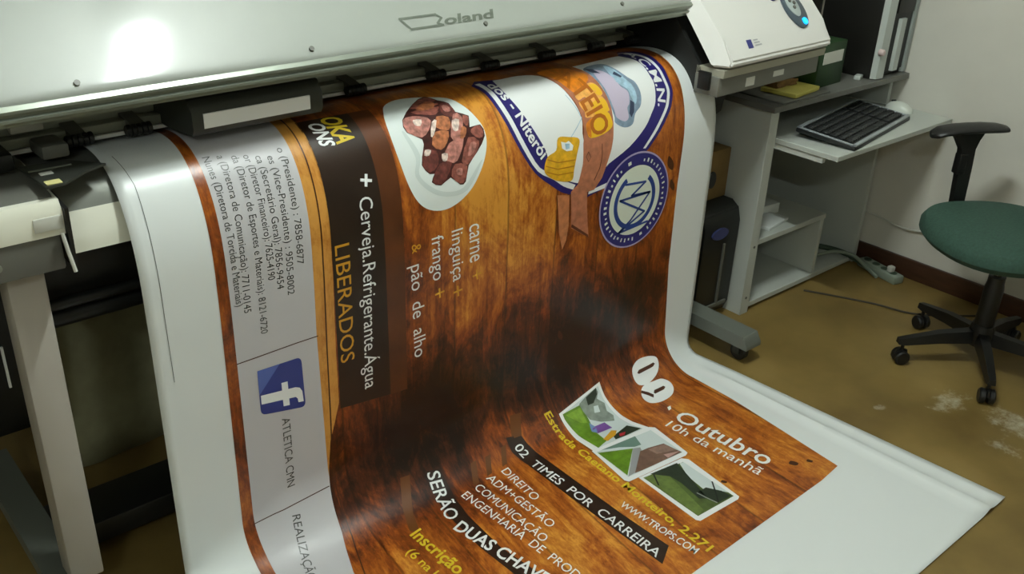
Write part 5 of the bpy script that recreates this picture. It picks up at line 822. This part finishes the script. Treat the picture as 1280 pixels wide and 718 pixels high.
# ---------------------------------------------------------------- computer desk
mat('desk_white',(186,190,182),.42,noise=.02,nscale=5); mat('desk_grey',(104,104,98),.45); mat('desk_edge',(196,198,190),.4)
DK=empty('computer_desk',(3.05,1.95,0),'pale grey computer desk with open shelves and a pull-out tray by the wall','desk')
DX0,DX1,DY0,DY1=2.64,3.415,1.735,2.28
def board(name,x0,x1,y0,y1,z0,z1,m='desk_white'):
    return MB().box(x0,x1,y0,y1,z0,z1,.0015,1).build(name,m,DK)
lp=board('left_panel',DX0,DX0+.045,DY0,DY1,.0,.755)
for z in (.045,.243):
    MB().lathe([(.005,DY0-.0005),(.005,DY0-.002)],(DX0+.022,0,z+.02),'y',10).build('panel_screw','casing_grey',lp)
board('right_panel',DX1-.02,DX1,DY0+.01,DY1,.0,.755)
board('back_panel',DX0+.045,DX1-.02,2.24,2.255,.05,.755,'desk_grey')
board('top_board',DX0-.03,3.445,1.705,DY1,.755,.775,'desk_grey')
board('middle_shelf',DX0+.045,3.12,DY0+.01,2.24,.258,.278)
board('shelf_divider',3.10,3.12,DY0+.015,2.24,.03,.258)
board('bottom_board',DX0+.045,DX1-.02,DY0+.01,2.24,.012,.032)
board('keyboard_tray',2.695,3.44,1.505,2.2,.632,.650)
MB().box(2.70,2.715,1.56,2.2,.612,.632).build('tray_runner','desk_edge',DK)

# keyboard and mouse on the tray
mat('key_black',(26,28,28),.4); mat('keyboard_silver',(166,172,176),.3,metal=.3)
def keyboard():
    c=Vector((3.022,1.650,.650)); ang=math.atan2(1.60-1.52,3.26-2.79)
    ex=Vector((math.cos(ang),math.sin(ang),0)); ey=Vector((-ex.y,ex.x,0))
    def f(p): return c+ex*p[0]+ey*p[1]+Vector((0,0,p[2]+ (p[1]+.09)*.10))
    r=empty('keyboard',c,'black computer keyboard with a silver rim on the desk tray','keyboard')
    MB(f).box(-.255,.255,-.105,.105,.0,.016,.006).build('keyboard_base','key_black',r)
    m=MB(f); m.box(-.25,.25,-.103,-.090,.013,.0195,.002).box(-.25,.25,.090,.103,.013,.0195,.002).box(-.25,-.240,-.103,.103,.013,.0195,.002).box(.240,.25,-.103,.103,.013,.0195,.002); m.build('keyboard_rim','keyboard_silver',r)
    random.seed(4); m=MB(f)
    for j in range(6):
        i=0; x=-.232
        while x<.225:
            w=.0185
            if j==0 and -.12<x<-.10: w=.11
            if not(.075<x<.085 or .147<x<.155): m.box(x,x+w-.0028,-.082+j*.0275,-.082+j*.0275+.0235,.0155,.0235,.0018,1)
            x+=w
    m.build('keys','key_black',r)
keyboard()
mat('mouse_white',(206,210,200),.35)
def mouse():
    c=Vector((3.372,1.68,.650)); r=empty('computer_mouse',c,'small pale computer mouse at the wall end of the keyboard tray','mouse')
    b=MB(); bm=bmesh.new(); bmesh.ops.create_uvsphere(bm,u_segments=20,v_segments=12,radius=1)
    for v in bm.verts:
        z=max(0,v.co.z); v.co=Vector((c.x+v.co.x*.031,c.y+v.co.y*.054,c.z+.0005+z*.034))
    bmesh.ops.remove_doubles(bm,verts=bm.verts[:],dist=1e-5)
    b.merge(bm,True); b.build('mouse_shell','mouse_white',r)
    MB().tube([(c.x,c.y+.018,c.z+.034),(c.x,c.y+.034,c.z+.030)],.0035,8).build('scroll_wheel','key_black',r)
    MB().tube([(c.x,c.y+.05,c.z+.012),(c.x+.01,c.y+.12,c.z+.004),(c.x-.02,c.y+.3,c.z+.004)],.002,6).build('mouse_cord','mouse_white',r)
mouse()

# things on the desk top
mat('pad_yellow',(206,196,96),.6); mat('brown_sponge',(128,96,50),.8,noise=.2,nscale=60); mat('card_green',(26,58,22),.5); mat('monitor_black',(24,23,20),.4); mat('screen_dark',(34,32,20),.25); mat('silver_panel',(150,158,154),.32,metal=.2); mat('silver_light',(184,190,184),.35); mat('slot_black',(20,22,20),.4)
ZT=.775
tag(MB().box(2.66,2.93,1.712,1.93,ZT,ZT+.005,.001).build('grey_plate','desk_grey',loc=(2.8,1.82,ZT)),'thin dark grey plate lying on the desk corner under the yellow pad','plate')
def rotbox(name,cx,cy,hx,hy,z0,z1,a,m,bev=.002):
    ca,sa=math.cos(a),math.sin(a)
    return MB(lambda p:Vector((cx+p[0]*ca-p[1]*sa,cy+p[0]*sa+p[1]*ca,p[2]))).box(-hx,hx,-hy,hy,z0,z1,bev).build(name,m,loc=(cx,cy,z0))
tag(rotbox('note_pad',2.815,1.795,.085,.065,ZT+.006,ZT+.020,.12,'pad_yellow'),'yellow pad under the control box on the desk corner','pad')
def sponge():
    b=MB(); bm=bmesh.new(); bmesh.ops.create_cube(bm,size=1); bmesh.ops.subdivide_edges(bm,edges=bm.edges[:],cuts=3,use_grid_fill=True)
    random.seed(3)
    for v in bm.verts:
        v.co=Vector((2.80+v.co.x*.11+random.uniform(-.006,.006),1.83+v.co.y*.06+random.uniform(-.005,.005),ZT+.0285+v.co.z*.015+(random.uniform(0,.008) if v.co.z>0 else 0)))
    b.merge(bm,True); return b.build('brown_rag','brown_sponge',loc=(2.80,1.83,ZT+.021))
tag(sponge(),'small crumpled brown rag lying on the yellow pad','rag')
gb=empty('green_box',(2.995,1.90,ZT),'dark green box with a white label standing on the desk','box')
GX=lambda p:Vector((2.995+p[0]*.95-p[1]*.05,1.80+p[1]+p[0]*.05,p[2]))
MB(GX).box(-.085,.10,-.03,.16,ZT,.925,.003).build('carton','card_green',gb)
MB(GX).box(-.055,.080,-.0315,-.0295,.855,.895).build('white_label','sticker_white',gb)
mo=empty('monitor',(3.07,2.05,ZT),'black computer monitor standing at the back of the desk','monitor')
MB().box(2.80,3.36,2.06,2.10,.80,1.24,.008).build('monitor_housing','monitor_black',mo)
MB().box(2.82,3.34,2.057,2.0605,.825,1.22,.001).build('screen','screen_dark',mo)
MB().lathe([(.11,ZT),(.11,ZT+.008),(.035,ZT+.018),(.025,ZT+.07)],(3.07,2.09,0)).build('monitor_stand','monitor_black',mo)
si=empty('silver_tower',(3.32,1.9,ZT),'silver grey computer tower standing on the desk against the right wall','computer tower')
MB().box(3.217,3.442,1.737,1.97,ZT,1.16,.004).build('tower_case','monitor_black',si)
MB().prism([(3.215,1.735),(3.222,1.715),(3.265,1.712),(3.275,1.735)],ZT+.004,1.155,'z').build('side_trim','silver_light',si)
MB().box(3.285,3.415,1.728,1.736,ZT+.02,1.15,.002).build('front_recess','slot_black',si)
MB().prism([(3.325,1.728),(3.330,1.716),(3.362,1.716),(3.368,1.728)],ZT+.02,.98,'z').build('centre_bar','silver_light',si)
MB().box(3.30,3.41,1.722,1.729,1.0,1.09,.001).build('drive_bay','monitor_black',si)
MB().prism([(3.415,1.736),(3.42,1.722),(3.44,1.722),(3.442,1.736)],ZT+.004,1.155,'z').build('edge_trim','silver_panel',si)
mat('pink_plastic',(206,184,180),.4)
MB().lathe([(.0,1.700),(.009,1.702),(.012,1.708),(.012,1.72)],(3.222,0,.875),'y',16).build('power_knob','pink_plastic',si)
tag(rotbox('eraser',3.19,1.765,.022,.012,ZT,ZT+.014,.3,'silver_light',.003),'small pale eraser lying on the desk in front of the silver tower','eraser')
mat('paper_white',(214,218,214),.6)
# papers on the middle shelf
tag(rotbox('paper_stack',2.86,1.83,.075,.05,.279,.290,.15,'paper_white',.001),'white papers lying on the middle shelf of the desk','paper')
tag(rotbox('small_carton',2.925,1.90,.055,.035,.279,.318,-.1,'paper_white',.002),'small white carton behind the papers on the middle shelf','carton')

# black computer tower on the floor, cardboard box on it
mat('tower_black',(20,22,20),.35); mat('tower_logo',(60,66,110),.3); mat('cardboard',(120,96,52),.8,noise=.08,nscale=30)
tw=empty('black_tower',(2.53,2.0,0),'black computer tower on the floor between the banner and the desk','computer tower')
b=MB(); b.prism([(1.80,.012),(1.785,.05),(1.782,.36),(1.795,.405),(1.825,.425),(2.18,.425),(2.18,.012)],2.435,2.622)
bmesh.ops.bevel(b.bm,geom=b.bm.edges[:],offset=.006,segments=2,affect='EDGES'); b.build('tower_case','tower_black',tw)
for x_ in (2.45,2.58):
    for y_ in (1.84,2.1): MB().box(x_,x_+.02,y_,y_+.02,0,.013).build('tower_foot','tower_black',tw)
MB().prism([(2.515+.042*math.cos(a*math.pi/12),.335+.020*math.sin(a*math.pi/12)) for a in range(24)],1.775,1.785,'y').build('tower_badge','tower_logo',tw)
MB().box(2.545,2.553,1.777,1.784,.06,.29).box(2.46,2.60,1.777,1.784,.05,.062).build('front_groove','casing_grey',tw)
cbx=empty('cardboard_box',(2.56,2.0,.426),'brown cardboard box on top of the black floor tower','box')
MB().box(2.50,2.625,1.86,2.12,.426,.60,.003).build('carton','cardboard',cbx)
MB().prism([(2.535+.022*math.cos(a*math.pi/10),.50+.03*math.sin(a*math.pi/10)) for a in range(20)],1.856,1.862,'y').build('dark_print','tower_black',cbx)

# cables
mat('cable_grey',(128,138,124),.5); mat('cable_green',(44,62,46),.5); mat('cable_dark',(46,38,24),.5); mat('cable_white',(190,190,180),.5)
def cable(name,pts,r,m,label):
    P=[Vector(p) for p in pts]; Q=[P[0]]+P+[P[-1]]; out=[]
    for i in range(1,len(Q)-2):
        for j in range(8):
            t=j/8; out.append(.5*(2*Q[i]+(Q[i+1]-Q[i-1])*t+(2*Q[i-1]-5*Q[i]+4*Q[i+1]-Q[i+2])*t*t+(3*Q[i]-Q[i-1]-3*Q[i+1]+Q[i+2])*t**3))
    out.append(P[-1])
    return tag(MB().tube(out,r,8).build(name,m,loc=tuple(P[0])),label,'cable')
cable('floor_cable',[(3.0,1.71,.004),(3.05,1.62,.004),(3.12,1.48,.004),(3.16,1.36,.004),(3.26,1.26,.004),(3.40,1.16,.004)],.0035,'cable_dark','thin dark cable running over the floor from the desk towards the chair')
cable('wall_cable',[(3.40,1.80,.23),(3.441,1.72,.205),(3.442,1.60,.190),(3.442,1.49,.205),(3.442,1.37,.222),(3.442,1.0,.20),(3.442,.6,.21)],.004,'cable_white','thin white cable running low along the right wall')
cable('green_cable',[(3.15,2.05,.06),(3.20,1.92,.075),(3.27,1.84,.07),(3.34,1.78,.05),(3.375,1.715,.025),(3.372,1.66,.010)],.011,'cable_green','dark green cable spilling out of the open desk bay')
cable('grey_cable',[(3.14,1.95,.04),(3.2,1.82,.055),(3.29,1.78,.062),(3.36,1.73,.045),(3.36,1.66,.014),(3.33,1.60,.008)],.007,'cable_grey','grey cable looped in front of the desk bay')
def strip():
    r=empty('power_strip',(3.36,1.65,0),'pale grey power strip lying at the foot of the desk by the wall','power strip')
    a=math.atan2(-.11,-.03); ca,sa=math.cos(a),math.sin(a)
    f=lambda p:Vector((3.378+p[0]*ca-p[1]*sa,1.615+p[0]*sa+p[1]*ca,p[2]))
    MB(f).box(-.10,.10,-.026,.026,.0,.034,.007).build('strip_case','cable_grey',r)
    m=MB(f)
    for i in range(4): m.lathe([(.015,.034),(.015,.0352),(.0,.0352)],(-.07+i*.045,0,0),n=14)
    m.build('sockets','cable_green',r)
    m=MB(f); m.box(.04,.062,-.012,.012,.0345,.058,.004); m.build('plug','cable_white',r)
strip()

# ---------------------------------------------------------------- office chair
mat('seat_fabric',(44,72,60),.85,noise=.18,nscale=120,bump=.3); mat('chair_black',(20,20,19),.42); mat('chrome',(150,150,146),.2,metal=.9)
def chair():
    C=Vector((3.0,1.05,0)); AA=R(13); fwd=Vector((-.747*math.cos(AA)-.665*math.sin(AA),.665*math.cos(AA)-.747*math.sin(AA),0)); far=Vector((-fwd.y*-1,-fwd.x,0))
    r=empty('office_chair',C,'swivel office chair with a round dark green seat and black armrests near the right wall','chair')
    def at(f,s,z): return C+fwd*f+far*s+Vector((0,0,z))
    # base: five arms with twin-wheel casters
    base=MB().lathe([(.034,.075),(.040,.085),(.040,.125),(.034,.15)],tuple(C)).build('base_hub','chair_black',r)
    a0=math.atan2(1.203-1.05,2.806-3.0)
    for k in range(5):
        a=a0-k*2*math.pi/5; d=Vector((math.cos(a),math.sin(a),0)); q=Vector((-d.y,d.x,0))
        m=MB(); vs=[]
        for t,w,z0,z1 in ((.03,.021,.085,.128),(.14,.018,.082,.118),(.25,.015,.072,.096),(.272,.012,.074,.092)):
            for s,z in ((-w,z0),(w,z0),(w*.75,z1),(-w*.75,z1)): vs.append(C+d*t+q*s+Vector((0,0,z)))
        fs=[[3,2,1,0],[12,13,14,15]]
        for i in range(3): fs+=[[i*4+j,i*4+(j+1)%4,i*4+4+(j+1)%4,i*4+4+j] for j in range(4)]
        m._add(vs,fs); arm=m.build('base_arm','chair_black',r)
        c=C+d*.252; w=MB(lambda p,c=c,d=d,q=q:c+q*p[0]+d*p[1]+Vector((0,0,p[2])))
        for sx in (-.0135,.0135): w.lathe([(.004,sx-.010),(.020,sx-.010),(.0245,sx-.006),(.0245,sx+.006),(.020,sx+.010),(.004,sx+.010)],(0,0,.025),'x',18)
        w.tube([(0,0,.03),(0,0,.078)],.006,8).prism([(-.022,.030),(-.018,.05),(0,.056),(.018,.05),(.022,.030)],-.003,.003)
        w.build('caster','chair_black',arm)
    MB().lathe([(.030,.15),(.030,.28),(.026,.30),(.026,.322)],tuple(C)).build('column_sleeve','chair_black',r)
    MB().lathe([(.0125,.30),(.0125,.40)],tuple(C)).build('gas_lift','chrome',r)
    MB(lambda p:at(p[0],p[1],p[2])).box(-.10,.10,-.07,.07,.385,.42,.008).build('seat_plate','chair_black',r)
    # seat cushion: rounded pad
    m=MB(); n=48; vs=[]; rows=[(.0,.420),(.70,.420),(.93,.428),(1.0,.450),(1.0,.470),(.95,.488),(.80,.497),(.45,.500),(.0,.500)]
    for f,z in rows:
        for k in range(n):
            a=2*math.pi*k/n; e=2.5; ca,sa=math.cos(a),math.sin(a); rr=1/((abs(ca)**e+abs(sa)**e)**(1/e))
            wid=.245*(1+.06*ca)
            vs.append(at(.005+f*rr*ca*.235,f*rr*sa*wid,z-.018*max(0,ca*f)**3))
    fs=[[i*n+k,i*n+(k+1)%n,(i+1)*n+(k+1)%n,(i+1)*n+k] for i in range(len(rows)-1) for k in range(n)]
    m._add(vs,fs,True); bmesh.ops.remove_doubles(m.bm,verts=m.bm.verts[:],dist=1e-5); m.build('seat','seat_fabric',r)
    # arms: post, slide, pad
    for s in (1,-1):
        S=.262*s
        p=MB()
        AO=-.045
        p.tube([at(.02,s*.10,.405),at(.05+AO,S*.93,.408),at(.052+AO,S,.43)],.014,10)
        vs=[]
        for z,w,off in ((.43,.020,.052),(.50,.022,.056),(.60,.024,.062),(.66,.026,.068),(.69,.040,.074),(.712,.055,.078)):
            for df,ds in ((-w,-.012),(w,-.012),(w,.012),(-w,.012)): vs.append(at(off+AO+df,S+ds,z))
        fs=[[3,2,1,0],[20,21,22,23]]
        for i in range(5): fs+=[[i*4+j,i*4+(j+1)%4,i*4+4+(j+1)%4,i*4+4+j] for j in range(4)]
        p._add(vs,fs); post=p.build('arm_post','chair_black',r)
        k=MB(lambda q:at(q[0],q[1],q[2])); k.box(.062+AO,.094+AO,S-.016,S+.016,.575,.645,.005); k.build('height_latch','chair_black',post)
        m=MB(); n=20; rows=[]; L=[-.135,-.128,-.10,-.05,.0,.05,.10,.125,.135]
        W=[.012,.028,.038,.042,.042,.042,.038,.030,.012]; H=[.006,.011,.014,.015,.015,.015,.014,.012,.006]; Zc=[.722,.724,.727,.729,.729,.727,.721,.712,.706]
        vs=[]
        for l,w,h,zc in zip(L,W,H,Zc):
            for j in range(n):
                a=2*math.pi*j/n; vs.append(at(.072+AO+l,S+w*math.cos(a),zc+h*math.sin(a)))
        fs=[[i*n+j,i*n+(j+1)%n,(i+1)*n+(j+1)%n,(i+1)*n+j] for i in range(len(L)-1) for j in range(n)]+[list(range(n))[::-1],[(len(L)-1)*n+j for j in range(n)]]
        m._add(vs,fs,True); m.build('arm_pad','chair_black',r)
    # backrest
    b=MB(); b.tube([at(-.09,0,.405),at(-.24,0,.41),at(-.275,0,.47),at(-.285,0,.62)],.016,10); b.build('back_bracket','chair_black',r)
    m=MB(); n=32; rows=[(.0,-.022),(.75,-.022),(.97,-.012),(1.0,.0),(.97,.012),(.75,.024),(.0,.028)]; vs=[]
    for f,o in rows:
        for k in range(n):
            a=2*math.pi*k/n; e=3.; ca,sa=math.cos(a),math.sin(a); rr=1/((abs(ca)**e+abs(sa)**e)**(1/e))
            ss=f*rr*ca*.19; zz=f*rr*sa*.14; vs.append(at(-.262+o*.9+.5*ss*ss-.08*zz,ss,.72+zz))
    fs=[[i*n+k,i*n+(k+1)%n,(i+1)*n+(k+1)%n,(i+1)*n+k] for i in range(len(rows)-1) for k in range(n)]
    m._add(vs,fs,True); bmesh.ops.remove_doubles(m.bm,verts=m.bm.verts[:],dist=1e-5); m.build('backrest','seat_fabric',r)
chair()
